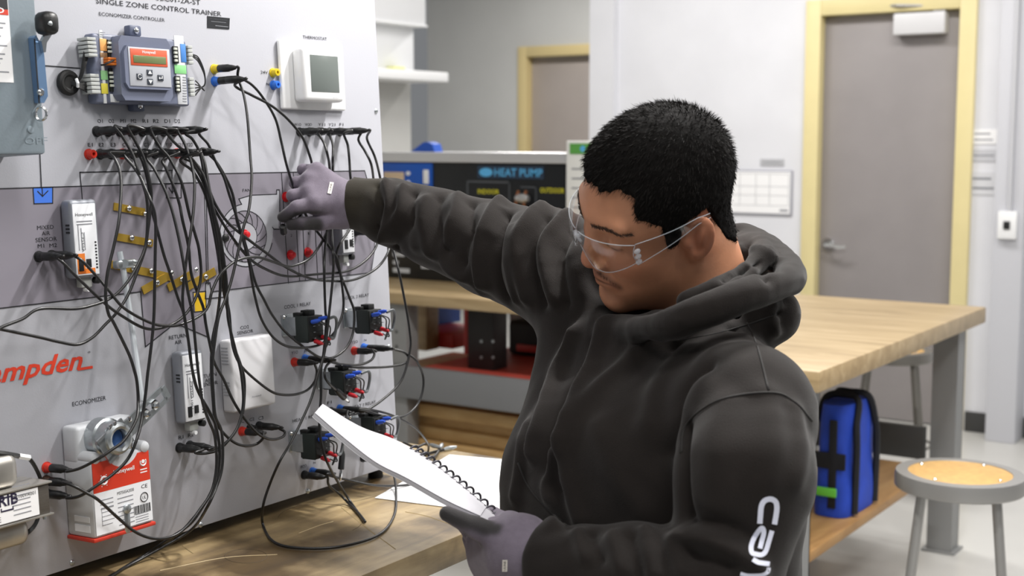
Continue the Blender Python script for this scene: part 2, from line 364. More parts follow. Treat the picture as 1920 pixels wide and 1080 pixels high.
# post on the shelf, red pole, red tray, blue bins
a = atY(890, 640, fy+.25); c = atY(938, 640, fy+.25)
po = MB().use(mat('black_post', '#1d1c1c', .5)).bb((a[0], fy+.2, zs-.02), (c[0], fy+.3, BZ-.046), .004).build('support_post', label='black steel post standing on the red shelf under the rear bench', cat='post')
g = MB().use(ZINC)
for x, y in ((903, 640), (925, 640), (903, 670), (925, 670)):
    p = atY(x, y, fy+.2); MB().cyl((p[0], fy+.2, p[2]), (p[0], fy+.196, p[2]), .006, n=10).build('bolt', ZINC, po)
a = atY(866, 640, fy+.45)
MB().use(mat('red_paint', '#c4322b', .45)).cyl((a[0], fy+.5, zs-.0195), (a[0], fy+.5, BZ-.046), .021, n=16).build('red_pole', label='round red pole beneath the rear bench top', cat='pole')
t0 = atY(782, 655, fy+.6); t1 = atY(862, 655, fy+.6)
tr = MB().use(MATS['red_paint']).bb((t0[0], fy+.55, zs-.0195), (t1[0], fy+.85, zs+.05), .01).bb((t0[0]+.05, fy+.545, zs+.0), (t1[0]-.06, fy+.56, zs+.035), .004)
tr.build('red_toolbox', label='low red metal box at the back of the red shelf', cat='box')
BLUEBIN = mat('blue_bin', '#1c4fb0', .5)
for (xa, xb, lab) in ((772, 812, 'left blue plastic bin under the rear bench'), (822, 868, 'right blue plastic bin beside the red pole')):
    a = atY(xa, 590, fy+.92); c = atY(xb, 590, fy+.92)
    k = MB().use(BLUEBIN); x0, x1 = a[0], c[0]
    k.T = lambda p, q, r: np.array([p, q, r])
    k.prism([(x0+.02, fy+.62), (x1-.02, fy+.62), (x1, fy+.9), (x0, fy+.9)], zs+.0505 if xa > 800 else zs+.0505, BZ-.08).bb((x0-.005, fy+.60, BZ-.1), (x1+.005, fy+.91, BZ-.085), .003)
    k.build('storage_bin', label=lab, cat='bin', group='blue bins under the rear bench')
# stacked boards lower down
z = .2405
for i in range(6):
    z2 = z+.05
    MB().bb((-3.62+.02*(i % 2), fy+.10+.03*(i % 3), z), (-2.55, fy+.75, z2-.001), .004).build('wood_board', PLY, label=['lowest', 'second', 'third', 'fourth', 'fifth', 'topmost'][i]+' plywood board in the stack under the rear bench', cat='board', group='boards stacked under the rear bench')
    z = z2
# black trainer with silver top
TY = 4.55
tx0, tx1 = atY(708, 400, TY)[0], atY(1066, 400, TY)[0]; tz = atY(890, 305, TY)[2]; tz1 = atY(890, 286, TY)[2]
BKP = mat('trainer_black', '#15171a', .35)
ht = thing('heat_pump_trainer', 'black training console with silver top edge on the rear bench', 'trainer', ((tx0+tx1)/2, TY+.2, BZ))
MB().bb((tx0, TY, BZ+.001), (tx1, TY+.4, tz), .003).build('front_panel', BKP, ht)
MB().bb((tx0-.01, TY-.015, tz), (tx1+.005, TY+.41, tz1), .004).build('top_rail', mat('silver_rail', '#d6d6d8', .35, .6), ht)
bxr = atY(812, 330, TY)[0]; bz = atY(780, 356, TY)[2]
MB().bb((tx0, TY-.006, bz), (bxr, TY, tz-.004), .002).build('blue_panel', mat('trainer_blue', '#1a55b4', .4), ht)
a = atY(722, 322, TY); c = atY(760, 350, TY); MB().bb((a[0], TY-.012, c[2]), (c[0], TY-.006, a[2]), .003).build('tan_pad', mat('tan_pad', '#cdb699', .6), ht)
for x, y in ((768, 325), (768, 342)): p = atY(x, y, TY); MB().cyl((p[0], TY-.006, p[2]), (p[0], TY-.014, p[2]), .009, n=14).build('white_knob', WHITE, ht)
a = atY(796, 318, TY); c = atY(806, 345, TY); MB().bb((a[0], TY-.012, c[2]), (c[0], TY-.006, a[2]), .003).build('white_switch', WHITE, ht)
LB = mat('logo_blue', '#5ab1e6', .5); YP = mat('label_yellow', '#d9d32a', .5)
a = atY(896, 334, TY); c = atY(1020, 312, TY)
fr = MB().use(mat('logo_plate', '#22344a', .5)).bb((a[0], TY-.003, a[2]), (c[0], TY, c[2])).build('logo_plate', parent=ht)
ov = MB().use(LB); p = atY(912, 323, TY); ov.lathe((p[0], TY-.003, p[2]), (0, -1, 0), [(0, 1), (.001, 1)], 24, 1, 1)
ov.v = [(p[0]+(x-p[0])*.034, y, p[2]+(zz-p[2])*.018) for x, y, zz in ov.v]; ov.build('oval_emblem', parent=fr)
p = atY(928, 330, TY); p2 = atY(1018, 330, TY); text('HEAT PUMP', (p[0], TY-.0035, p[2]), (1, 0, 0), (0, 0, 1), .033, LB, fr, width=p2[0]-p[0], bold=.012)
for (x, y, x2, s_) in ((896, 363, 936, 'INDOOR'), (1013, 361, 1058, 'OUTDOOR')):
    p = atY(x, y, TY); p2 = atY(x2, y, TY); text(s_, (p[0], TY-.001, p[2]), (1, 0, 0), (0, 0, 1), .02, YP, ht, width=p2[0]-p[0], bold=.012)
g = MB().use(mat('trainer_line', '#4c5055', .5))
for (x0_, y0_, x1_, y1_) in ((876, 340, 956, 342), (876, 340, 878, 520), (954, 340, 956, 400), (1004, 350, 1006, 420), (976, 350, 1006, 352)):
    a = atY(x0_, y1_, TY); c = atY(x1_, y0_, TY); g.bb((a[0], TY-.0012, a[2]), (c[0], TY, c[2]))
g.build('diagram_lines', parent=ht)
cu = mat('copper', '#b87a56', .35, .9)
g = MB().use(cu)
for dx in (-.012, .012): p = atY(976+dx*600, 385, TY-.03); g.tube([(p[0], TY, p[2]-.03), (p[0], TY-.03, p[2]-.02), (p[0], TY-.035, p[2]+.03), (p[0]+.01, TY-.03, p[2]+.06)], .006)
p = atY(978, 372, TY-.04); g.use(ALU).lathe((p[0]-.03, TY-.035, p[2]), (1, 0, 0), [(0, .012), (.02, .02), (.04, .02), (.06, .012)], 14)
g.build('valve', parent=ht)
p = atY(1040, 395, TY-.03); MB().use(cu).tube([(p[0], TY, p[2]), (p[0], TY-.03, p[2]), (p[0], TY-.03, p[2]-.05)], .008).build('pipe', parent=ht)
for (x0_, x1_, y) in ((737, 758, 477), (737, 747, 492), (737, 768, 507), (790, 806, 500), (737, 752, 462)):
    a = atY(x0_, y+3, TY); c = atY(x1_, y-3, TY); MB().bb((a[0], TY-.0012, a[2]), (c[0], TY, c[2])).build('printed_caption', mat('pale_print', '#c9ccd0', .6), ht)
# things at the back of the red shelf
a = atY(804, 610, fy+.5); MB().bb((a[0]-.025, fy+.45, zs-.0195), (a[0]+.025, fy+.54, BZ-.0465), .003).build('wood_batten', WOODTOP, label='pale wooden batten upright under the rear bench', cat='batten')
a = atY(985, 640, fy+.72); tc_ = MB().bb((a[0], fy+.58, zs-.0195), (a[0]+.32, fy+.85, zs+.13), .02, 3).build('tool_case', mat('case_black', '#1c1a1b', .6), label='dark tool case at the right end of the red shelf', cat='case')
MB().bb((a[0]+.05, fy+.572, zs+.0), (a[0]+.2, fy+.582, zs+.03), .004).build('case_latch', MATS['red_paint'], tc_)
# blue folder lying on the trainer's top, white chart beside it
p = atY(775, 284, TY+.1); p2 = atY(820, 284, TY+.1); pk = atY(806, 266, TY+.1)
k = MB(lambda x, zz, y: np.array([x, y, zz])).use(BLUEBIN); k.prism([(p[0], tz1+.001), (p2[0], tz1+.001), (p2[0]-.012, pk[2]-.01), (pk[0], pk[2]), (pk[0]-.02, pk[2]-.002)], TY+.08, TY+.14)
k.build('blue_folder', label='blue wedge shaped folder end on top of the black console', cat='folder')
a = atY(1064, 264, TY-.02); c = atY(1150, 420, TY-.02)
wb_ = MB().use(mat('chart_board', '#e8e9e6', .6)).bb((a[0], TY-.03, BZ+.001), (c[0], TY+.2, a[2]), .004).build('white_cabinet_unit', label='white upright unit with a green badge behind his forehead', cat='unit')
a = atY(1069, 269, TY-.03); c = atY(1110, 289, TY-.03)
MB().use(mat('badge_green', '#5aa04a', .5)).bb((a[0], TY-.033, c[2]), (c[0], TY-.03, a[2])).use(LB).lathe(((a[0]*.4+c[0]*.6), TY-.033, (a[2]+c[2])/2), (0, -1, 0), [(0, .012), (.001, .012)], 16).build('badge', parent=wb_)
g = MB().use(GREYINK)
for i in range(5): a = atY(1072, 318+i*18, TY-.03); g.bb((a[0], TY-.0312, a[2]), (a[0]+.14, TY-.03, a[2]+.006))
g.build('print', parent=wb_)

# =================================================================== table on the right, stools, bag
tA = atZ(1567, 700, BZ); tB = atZ(1818, 577, BZ)
rx = (tA[0]+tB[0])/2; ty0, ty1 = tA[1], 4.95; lx2 = -2.0
rt_ = thing('work_table', 'wide maple topped table on grey steel legs right of the man', 'table', ((rx+lx2)/2, (ty0+ty1)/2, 0))
MB().bb((lx2, ty0, BZ-.058), (rx, ty1, BZ), .005).build('table_top', WOODTOP, rt_)
TLEG = mat('table_leg_paint', '#8f9090', .5, .25); TLEGD = TLEG
for (x, y) in ((rx-.1, ty0+.06), (rx-.1, ty1-.1), (lx2+.1, ty0+.06), (lx2+.1, ty1-.1)):
    g = MB().use(TLEG).bb((x-.045, y-.045, 0), (x+.045, y-.039, BZ-.06)).bb((x+.039, y-.039, 0), (x+.045, y+.045, BZ-.06)).bb((x-.045, y-.039, 0), (x-.039, y+.045, BZ-.06))
    g.bb((x-.045, y+.039, 0), (x+.045, y+.045, BZ-.06)).bb((x-.06, y-.06, 0), (x+.06, y+.06, .008))
    g.build('leg', parent=rt_)
MB().bb((lx2+.15, ty0+.03, BZ-.11), (rx-.15, ty0+.06, BZ-.06), .003).build('apron', TLEG, rt_)
MB().bb((rx-.13, ty0+.11, BZ-.11), (rx-.1, ty1-.15, BZ-.06), .003).build('apron', TLEG, rt_)
SZ = .37
MB().bb((lx2+.1, ty0+.04, SZ-.03), (rx-.06, ty1-.35, SZ), .003).build('lower_shelf', wood('shelf_wood', '#8e6a40', '#a67f4f', '#b8925f', 2, (7, 1.2, 7), .5), rt_)
MB().bb((lx2+.1, ty1-.2, SZ-.02), (rx-.15, ty1-.17, SZ+.1), .003).build('rear_stringer', DARKSTEEL, rt_)
def stool(loc, H, r, label, seatm, legm):
    t = thing('shop_stool', label, 'stool', loc, 'shop stools'); x, y, _ = loc
    rim = MB().use(legm).lathe((x, y, H-.045), (0, 0, 1), [(0, r*.97), (.004, r), (.034, r), (.044, r*.985), (.045, r*.8), (.041, r*.79)], 40)
    st = rim.build('seat_pan', parent=t)
    MB().use(seatm).lathe((x, y, H-.006), (0, 0, 1), [(0, r*.8), (.004, r*.8), (.005, r*.785)], 40).build('seat_board', parent=st)
    for i in range(4): a = math.pi/4+i*math.pi/2+.5; MB().ball((x+r*.7*math.cos(a), y+r*.7*math.sin(a), H), (.006, .006, .003), 8, 6).build('rivet', CHROME, st)
    for i in range(4):
        a = math.pi/4+i*math.pi/2+.25; ct, sn = math.cos(a), math.sin(a)
        MB().use(legm).cyl((x+r*.78*ct, y+r*.78*sn, H-.04), (x+r*1.22*ct, y+r*1.22*sn, .012), .0125, n=14).build('leg', parent=t)
        MB().use(DKRUB).cyl((x+r*1.215*ct, y+r*1.215*sn, .02), (x+r*1.225*ct, y+r*1.225*sn, 0), .016, n=12).build('foot', parent=t)
    rr = r*1.03; k = []
    for i in range(41): a = 2*math.pi*i/40; k.append((x+rr*math.cos(a), y+rr*math.sin(a), H*.33))
    MB().use(legm).tube(k, .006, 6, False).build('foot_ring', parent=t)
cork = mat('seat_hardboard', '#bd9659', .55, var=.1, scale=60)
sg = mat('stool_grey', '#9b9a98', .38, .6); sd = mat('stool_dark', '#7b7872', .4, .6)
p = atZ(1800, 885, .61); stool((p[0], p[1], 0), .61, .17, 'near grey metal stool with round tan seat at the right edge', cork, sg)
p = atZ(1672, 655, .61); stool((p[0], p[1], 0), .61, .17, 'far dark legged stool seen behind the right table', cork, sd)
# blue bag on the lower shelf
p0 = atY(1536, 960, ty0+.25); bgx = atY(1560, 850, ty0+.5)[0]
bag = thing('tool_bag', 'bright blue fabric tool bag on the lower shelf of the right table', 'bag', (bgx, ty0+.62, SZ+.001))
def bagmesh():
    vs = []; fs = []; n = 24; m = 12
    for j in range(m+1):
        t = j/m; z = SZ+.002+t*.34; w = .062*(1-.25*t**2)*(1+.05*math.sin(9*t)); d = .14*(1-.10*t**2)
        for i in range(n):
            a = 2*math.pi*i/n; e = 2/3.5
            sx = math.copysign(abs(math.cos(a))**e, math.cos(a)); sy = math.copysign(abs(math.sin(a))**e, math.sin(a))
            vs.append((bgx+w*sx*(1+.03*math.sin(5*a+4*t)), ty0+.62+d*sy, z))
    for j in range(m):
        for i in range(n): fs.append([j*n+i, j*n+(i+1) % n, (j+1)*n+(i+1) % n, (j+1)*n+i])
    fs += [list(range(n))[::-1], list(range(m*n, m*n+n))]; return vs, fs
v, f = bagmesh(); mk('bag_body', v, f, [mat('bag_blue', '#2148c0', .7, var=.12, scale=14, bump=.3, bscale=60)], bag, 60)
STRAP = mat('webbing', '#17191f', .8)
for yo in (-.09, .09):
    MB().use(STRAP).tube(spline([(bgx+.064, ty0+.62+yo, SZ+.01), (bgx+.066, ty0+.62+yo, SZ+.2), (bgx+.060, ty0+.62+yo*.9, SZ+.28), (bgx+.05, ty0+.62+yo*.5, SZ+.35), (bgx, ty0+.62+yo*.3, SZ+.36), (bgx-.05, ty0+.62+yo*.5, SZ+.35), (bgx-.060, ty0+.62+yo*.9, SZ+.28)], 5), .011, 6).build('strap', parent=bag)
MB().use(STRAP).bb((bgx-.05, ty0+.477, SZ+.15), (bgx+.05, ty0+.483, SZ+.2), .002).bb((bgx-.002, ty0+.476, SZ+.03), (bgx+.022, ty0+.484, SZ+.3), .002).build('side_webbing', parent=bag)
MB().use(mat('green_tag', '#6fd24a', .5)).box((bgx-.005, ty0+.472, SZ+.08), (.065, .006, .028), .003).build('luggage_tag', parent=bag, label='lime green tag')
# =================================================================== near bench
def arc_e(cx, cy, rx, ry, a0=0, a1=360, n=16): return [(cx+rx*math.cos(math.radians(a0+(a1-a0)*i/n)), cy-ry*math.sin(math.radians(a0+(a1-a0)*i/n))) for i in range(n+1)]
NBZ = PO[2]-.022
FX = (atZ(875, 1001, NBZ)[0]+atZ(670, 1078, NBZ)[0])/2; EY = atZ(860, 845, NBZ)[1]
nb = thing('front_bench', 'worn wood topped bench that carries the white control trainer', 'workbench', (FX-.4, EY-1, 0))
MB().bb((FX-.86, EY-2.6, NBZ-.046), (FX, EY, NBZ), .004).build('bench_top', WOODDARK, nb)
btop = [o for o in nb.children if o.name.startswith('bench_top')][0]
def bline(name, pts, r, m): MB().use(m).tube([(p[0], p[1], NBZ+.0001) for p in [atZ(x, y, NBZ) for x, y in spline([np.array(q, float) for q in pts], 6)]], r, 4).build(name, parent=btop)
SCR = mat('pale_scratch', '#a8956f', .6)
for q in ([(640, 952), (690, 992), (742, 1030)], [(330, 1015), (350, 1030), (362, 1038)], [(300, 1070), (420, 1046), (520, 1040)], [(760, 960), (800, 968), (850, 985)], [(560, 1000), (600, 985), (625, 978)]): bline('scratch', q, .0008, SCR)
bline('pencil_ring', arc_e(461, 1043, 40, 13), .0005, mat('pencil', '#4a3d2a', .8)); bline('pencil_ring', arc_e(600, 975, 80, 30, -40, 170), .0005, MATS['pencil'])
for x in (FX-.1, FX-.78):
    for y in (EY-.12, EY-2.4):
        MB().use(STEEL).bb((x-.04, y-.04, 0), (x+.04, y+.04, NBZ-.0465), .004).build('leg', parent=nb)
MB().bb((FX-.74, EY-.14, NBZ-.12), (FX-.14, EY-.11, NBZ-.0465), .003).build('apron', STEEL, nb)
MB().bb((FX-.8, EY-2.36, .22), (FX-.08, EY-.16, .25), .003).build('lower_shelf', PLY, nb)

# =================================================================== the control trainer
PANEL = mat('panel_enamel', '#adaeb5', .42, var=.015, scale=4, bump=.06, bscale=420)
DUCT = mat('duct_print', '#86828c', .5, var=.02, scale=6)
LINE = mat('line_print', '#1c1d22', .5)
TOPV = .93; LEFTU = -1.0
ct = thing('control_trainer', 'white upright control training panel full of jacks and devices on the bench', 'trainer', (PO[0]-.1, PO[1]-.5, NBZ))
MB(PN).bb((LEFTU, 0, -.003), (0, TOPV, 0), .0012).build('face_panel', PANEL, ct)
b_ = MB(); c0 = PN(LEFTU+.003, .004, -.0035); c1 = PN(0, .004, -.0035); t1 = PN(0, TOPV-.004, -.0035)
V = [(c0[0], PO[1]+LEFTU+.003, c0[2]), (c0[0]-.34, PO[1]+LEFTU+.003, c0[2]), (t1[0]-.10, PO[1]+LEFTU+.003, t1[2]), (t1[0], PO[1]+LEFTU+.003, t1[2])]
V += [(p[0], PO[1]-.003, p[2]) for p in V]
b_.add(V, [[0, 1, 2, 3], [7, 6, 5, 4], [0, 4, 5, 1], [1, 5, 6, 2], [2, 6, 7, 3], [3, 7, 4, 0]]); b_.build('cabinet_body', PANEL, ct)
for (u, back) in ((-.03, .03), (-.95, .03), (-.03, .3), (-.95, .3)):
    p = PN(u, 0, 0); MB().use(DKRUB).cyl((p[0]-back, p[1], NBZ), (p[0]-back, p[1], p[2]+.004), .014, .012, n=14).build('rubber_foot', parent=ct)

def fpb(mb, x0, y0, x1, y1, h0, h1, r=0, seg=2):             # box whose front face covers the given pixels when it stands h1 proud of the face
    a = uv(x0, y0, h1); c = uv(x1, y1, h1); return mb.bb((min(a[0], c[0]), min(a[1], c[1]), h0), (max(a[0], c[0]), max(a[1], c[1]), h1), r, seg)
def pbox(name, m, parent, x0, y0, x1, y1, h0, h1, r=0, seg=2, **kw):
    return fpb(MB(PN), x0, y0, x1, y1, h0, h1, r, seg).build(name, m, parent, **kw)
def ppoly(name, m, parent, pts, h0=.0001, h1=.0004): 
    return MB(PN).prism([uv(x, y, h1) for x, y in pts], h0, h1).build(name, m, parent, smooth=0)
def lines(name, segs, parent, m=LINE, w=.0014, h=.0008):
    g = MB(PN).use(m)
    for pts in segs:
        q = [np.array(uv(x, y, h)) for x, y in pts]
        for a, c in zip(q[:-1], q[1:]):
            d = unit(c-a); nn = np.array([-d[1], d[0]])*w/2; a2 = a-d*w/2; c2 = c+d*w/2
            g.prism([tuple(a2-nn), tuple(c2-nn), tuple(c2+nn), tuple(a2+nn)], h-.0003, h)
    return g.build(name, parent=parent, smooth=0)
def arc(cx, cy, rx, ry, a0, a1, n=24): return [(cx+rx*math.cos(math.radians(a0+(a1-a0)*i/n)), cy-ry*math.sin(math.radians(a0+(a1-a0)*i/n))) for i in range(n+1)]
# ---- printed duct diagram
ppoly('duct_print', DUCT, ct, [(-25, 355), (383, 342), (388, 530), (384, 545), (388, 631), (341, 611), (321, 612), (273, 650), (264, 547), (-25, 581)])
ppoly('duct_print', DUCT, ct, [(386, 326), (684, 320), (699, 372), (704, 430), (702, 472), (696, 511), (397, 547), (394, 530), (388, 530)])
ppoly('fan_housing_print', PANEL, ct, [(519, 364), (471, 366), (448, 373)]+arc(462, 441, 50, 59, 100, 290, 20)+[(505, 470), (511, 447), (512, 428), (522, 428), (524, 356), (519, 356)], .0003, .0006)
ring = [uv(*p, .0008) for p in arc(460, 443, 40, 48, 0, 360, 40)[:-1]]
MB(PN).prism(ring, .0004, .0008).build('fan_print', DUCT, ct, smooth=0)
MB(PN).prism([uv(*p, .001) for p in arc(460, 443, 22, 26, 0, 360, 30)[:-1]], .0006, .001).build('fan_hub_print', PANEL, ct, smooth=0)
segs = [[(-25, 354.5), (383, 342), (388, 530)], [(386, 326), (684, 320), (699, 372), (704, 430), (702, 472), (696, 511), (397, 547), (394, 530), (386, 531), (385, 560), (420, 557)],
        [(-25, 581), (264, 547), (273, 650), (321, 612), (341, 611), (388, 631)], [(386, 326), (389, 440), (391, 533)],
        [(75, 287), (78, 352)], [(85, 123), (150, 128)], [(150, 323), (323, 319.5), (323, 345)], [(150, 323), (155, 378)],
        [(311, 345), (340, 344), (340, 371), (312, 371), (311, 345)], [(323, 345), (323, 362)], [(317, 352), (323, 362), (329, 352)],
        [(62, 352), (99, 351), (99, 381), (64, 382), (62, 352)], [(79, 352), (80, 368)], [(71, 359), (80, 368), (90, 358)],
        [(362, 548), (386, 546), (387, 583), (364, 585), (362, 548)],
        [(528, 324), (541, 531)], [(550, 323), (562, 527)], [(563, 323), (573, 526)], [(586, 323), (596, 523)], [(598, 322), (607, 521)],
        [(519, 356), (524, 356), (526, 430), (514, 430), (511, 426)], [(519, 356), (519, 364)], [(519, 364), (471, 366), (448, 373)]+arc(462, 441, 50, 59, 100, 345, 26)]
lines('diagram_line', segs, ct)
segs = [arc(460, 443, 40, 48, 0, 360, 36), arc(460, 443, 22, 26, 0, 360, 28)]
for i in range(14):
    a = i*360/14; segs.append([(460+(22+18*t)*math.cos(math.radians(a+32*t)), 443-(26+22*t)*math.sin(math.radians(a+32*t))) for t in (0, .35, .7, 1)])
lines('fan_lines', segs, ct, w=.001, h=.0013)
ppoly('blue_arrow_field', mat('print_blue', '#3f74d8', .5), ct, [(63, 353), (98, 352), (98, 380), (65, 381)], .0003, .0005)
ppoly('yellow_field', mat('print_yellow', '#d9b21e', .5), ct, [(364, 550), (385, 548), (386, 582), (366, 584)], .0003, .0005)
ppoly('nameplate', mat('nameplate_black', '#24262a', .4), ct, [(389, 30), (431, 34), (430, 55), (389, 52)], 0, .0009)
g = MB(PN).use(GREYINK)
for (x0, x1, y) in ((393, 426, 36), (396, 424, 41), (404, 428, 49)): fpb(g, x0, y-1.5, x1, y+2, .0009, .0011)
g.build('nameplate_print', parent=ct)
# ---- lettering
T = lambda s, x0, y0, x1, y1, c, **k: ptext(s, x0, y0, x1, y1, c, LINE, ct, **k)
T('S2C01-2A-ST', 293, 0, 376, 8, 10); T('SINGLE ZONE CONTROL TRAINER', 180, 6, 415, 28, 10); T('ECONOMIZER CONTROLLER', 186, 29, 309, 38, 7)
T('THERMOSTAT', 568, 72, 613, 75, 6); T('24V.', 489, 138, 504, 139, 6); T('N', 500, 160, 505, 160, 5); T('24V.', 418, 134, 432, 135, 5)
for s_, x in zip(('O1', 'O2', 'M1', 'M2', 'R1', 'R2', 'D1', 'D2'), (183, 204, 226, 246, 268, 288, 309, 328)): T(s_, x, 230, x+10, 230.3, 7)
for s_, x in zip(('E1', 'E2', 'E3', 'C1', 'C2', 'C3', 'Y11', 'Y1O', 'Y21', 'Y2O'), (165, 186, 208, 230, 250, 270, 291, 311, 331, 350)): T(s_, x, 274.5, x+(9 if len(s_) == 2 else 12), 274.5, 7)
for s_, x in zip(('W1O', 'W2O', 'Y11', 'Y21', 'F1'), (552, 572, 597, 616, 637)): T(s_, x, 236, x+(13 if len(s_) == 3 else 7), 236.2, 5.5)
T('MIXED', 70, 431, 101, 430, 8); T('AIR', 79, 441.5, 94, 441, 8); T('SENSOR', 67, 454, 107, 452, 8); T('M1', 71, 465, 83, 464, 7.5); T('M2', 93, 464, 107, 463, 7.5)
T('RETURN', 317, 637, 350, 632.5, 7.5); T('AIR', 328, 646, 341, 644, 7.5)
T('RETURN', 372, 711, 406, 703, 7); T('AIR', 385, 717, 397, 714, 7); T('SENSOR', 377, 726, 408, 719.5, 7); T('FAN', 455, 360, 470, 359, 6)
T('CO2', 451, 618, 467, 615, 6.5); T('SENSOR', 445, 628, 475, 623, 6.5); T('COOL 1 RELAY', 533, 579.5, 583, 572, 7); T('COOL 2 RELAY', 647, 562, 692, 555, 6)
T('HEAT 1 RELAY', 549, 793, 602, 783, 6.5); T('HEAT 2 RELAY', 661, 767, 705, 757, 6); T('R1', 335, 824, 344, 822, 7); T('R2', 353, 820, 363, 818, 7)
T('C1', 453, 793, 461, 792, 6); T('C2', 468, 790, 477, 788.5, 6); T('C3', 485, 788, 494, 786, 6.5); T('Y1O', 547, 665, 559, 663, 6); T('R', 571, 661, 576, 660, 5)
T('Y2O', 659, 645, 671, 643, 5.5); T('N', 683, 640, 687, 640, 4); T('W2O', 563, 879, 575, 876, 6); T('N', 588, 870, 592, 869, 4); T('F1', 614, 758, 622, 756, 5.5); T('H', 672, 846, 677, 845, 5)
T('ECONOMIZER', 136, 762, 199, 750.5, 8.5); T('2', 545, 444, 548, 444, 5); T('1', 578, 440, 580, 440, 5)
LOGO = mat('logo_red', '#cf3b22', .5)
ptext('Hampden', -66, 728, 156, 690.5, 38, LOGO, ct, shear=.35, bold=.022)
lines('logo_tail', [[(148, 692.5), (172, 688.5)]], ct, LOGO, .0036, .0009); T('°', 165, 668, 170, 667, 9)
# ---- screws
def screw(x, y, m=ZINC, r=.0042, h=0):
    p = PX(x, y, h); return MB().use(m).lathe(p, PNn, [(0, r), (.001, r), (.0022, r*.75), (.0028, r*.3)], 14).build('screw', parent=ct)
for x, y in ((705, 208), (135, 1055), (376, 984), (577, 921), (729, 650)): screw(x, y)
# ---- jacks
def jackmesh(m):
    g = MB().use(m).lathe((0, 0, 0), (0, 0, 1), [(0, .0078), (.002, .0078), (.0022, .0066), (.011, .0062), (.012, .0055), (.0121, .0026), (.006, .0024)], 18)
    me = bpy.data.meshes.new('jack'); me.from_pydata(g.v, [], g.f); me.materials.append(m)
    me.polygons.foreach_set('use_smooth', [True]*len(me.polygons)); me.set_sharp_from_angle(angle=math.radians(40)); return me
JM = {'k': jackmesh(mat('jack_black', '#1c1d1f', .4)), 'r': jackmesh(mat('jack_red', '#c23022', .35)), 'b': jackmesh(mat('jack_blue', '#2f6fd0', .35)), 'y': jackmesh(mat('jack_yellow', '#d8bd20', .35)), 'o': jackmesh(mat('jack_dark', '#3a2a20', .4))}
QN = Vector((0, 0, 1)).rotation_difference(Vector(PNn))
JACKS = {}
def jack(key, x, y, c):
    p = PX(x, y, .006); p = p-PNn*.006; JACKS[key] = p
    place('jack', JM[c], p, ct, rot=QN)
for k, x in zip(('O1', 'O2', 'M1', 'M2', 'R1', 'R2', 'D1', 'D2'), (186, 207, 229, 250, 271, 291, 311, 331)): jack(k, x, 246, 'k')
for k, x, c in zip(('E1', 'E2', 'E3', 'C1', 'C2', 'C3', 'Y11', 'Y1O', 'Y21', 'Y2O'), (171, 192, 213, 234, 254, 275, 295, 315, 336, 355), 'rkkrkkkkrk'): jack(k, x, 289-(x-171)*.01, c)
for k, x in zip(('tW1O', 'tW2O', 'tY11', 'tY21', 'tF1'), (566, 584, 603, 622, 641)): jack(k, x, 247, 'k')
for k, x, y, c in (('24Va', 406, 129, 'y'), ('Na', 407, 152, 'b'), ('24Vb', 516, 136, 'y'), ('Nb', 517, 159, 'b'), ('mM1', 77, 481, 'k'), ('mM2', 101, 479, 'k'), ('eR', 92, 877, 'r'), ('eY', 91, 902, 'o'), ('eK', 90, 926, 'k'),
                   ('rR1', 341, 840, 'k'), ('rR2', 360, 836, 'k'), ('cC1', 458, 809, 'r'), ('cC2', 473, 804, 'k'), ('cC3', 490, 799, 'k'), ('Y1r', 556, 679, 'r'), ('Y1b', 576, 673, 'b'), ('Y2r', 668, 658, 'r'), ('Y2b', 686, 652, 'b'),
                   ('F1k', 625, 772, 'k'), ('F1b', 641, 767, 'b'), ('W2k', 575, 891, 'k'), ('W2b', 590, 885, 'b'), ('Hk', 685, 859, 'k'), ('dD', 670, 435, 'k')): jack(k, x, y, c)
# ---- pilot lamps / push buttons
for x, y in ((463, 440), (549, 478), (581, 473), (540, 369)):
    p = PX(x, y, .006)-PNn*.006
    MB().use(REDM).lathe(p, PNn, [(0, .0085), (.002, .0085), (.0022, .0062), (.007, .006), (.0095, .0045), (.0105, .002)], 18).build('pilot_lamp', parent=ct, label='red domed pilot lamp')
p = PX(424, 446, .003); MB().use(BLACK).lathe(p-PNn*.003, PNn, [(0, .0065), (.004, .006), (.0055, .003)], 16).build('push_button', parent=ct)

# ---- safety disconnect, top left
GB = mat('disconnect_grey', '#7e8a92', .5, .15, var=.05, scale=8, bump=.1, bscale=300)
BLG = mat('bracket_steel', '#7f9fc6', .3, .7, var=.08, scale=15)
HB = .085; a = uv(87, 289, HB)
dis = MB(PN).use(GB).bb((-.99, a[1], .0003), (a[0], TOPV-.01, HB), .004).build('disconnect_box', parent=ct)
lab = MB(PN).use(PAPER); p0 = uv(26, 155, HB+.0006); p1 = uv(12, -6, HB+.0006)
lab.bb((p0[0]-.085, p0[1], HB), (p0[0], TOPV-.02, HB+.0006)); lo = lab.build('warning_label', parent=dis)
z0 = uv(10, 28, HB+.0011); z1 = uv(10, 18, HB+.0011)
MB(PN).use(mat('label_red', '#cf3d28', .5)).bb((p0[0]-.085, z0[1], HB+.0006), (p0[0]-.001, z1[1], HB+.0011)).use(INK).bb((p0[0]-.085, z1[1], HB+.0006), (p0[0]-.001, TOPV-.02, HB+.0011)).build('warning_band', parent=dis)
g = MB(PN).use(GREYINK); v0 = p0[1]+.012; i = 0
while v0 < z0[1]-.008:
    g.bb((p0[0]-.08, v0, HB+.0006), (p0[0]-.006-.012*((i*7) % 4)/3, v0+.0016, HB+.0009)); v0 += .0058 if i % 3 else .0105; i += 1
g.build('label_print', parent=dis)
q = PN(p0[0]-.003-.062, z0[1]+.002, HB+.0014); text('HAZARD', q, PU, PV, .0068, PAPER, dis, width=.058, bold=.02)
br = MB(PN).use(BLG)
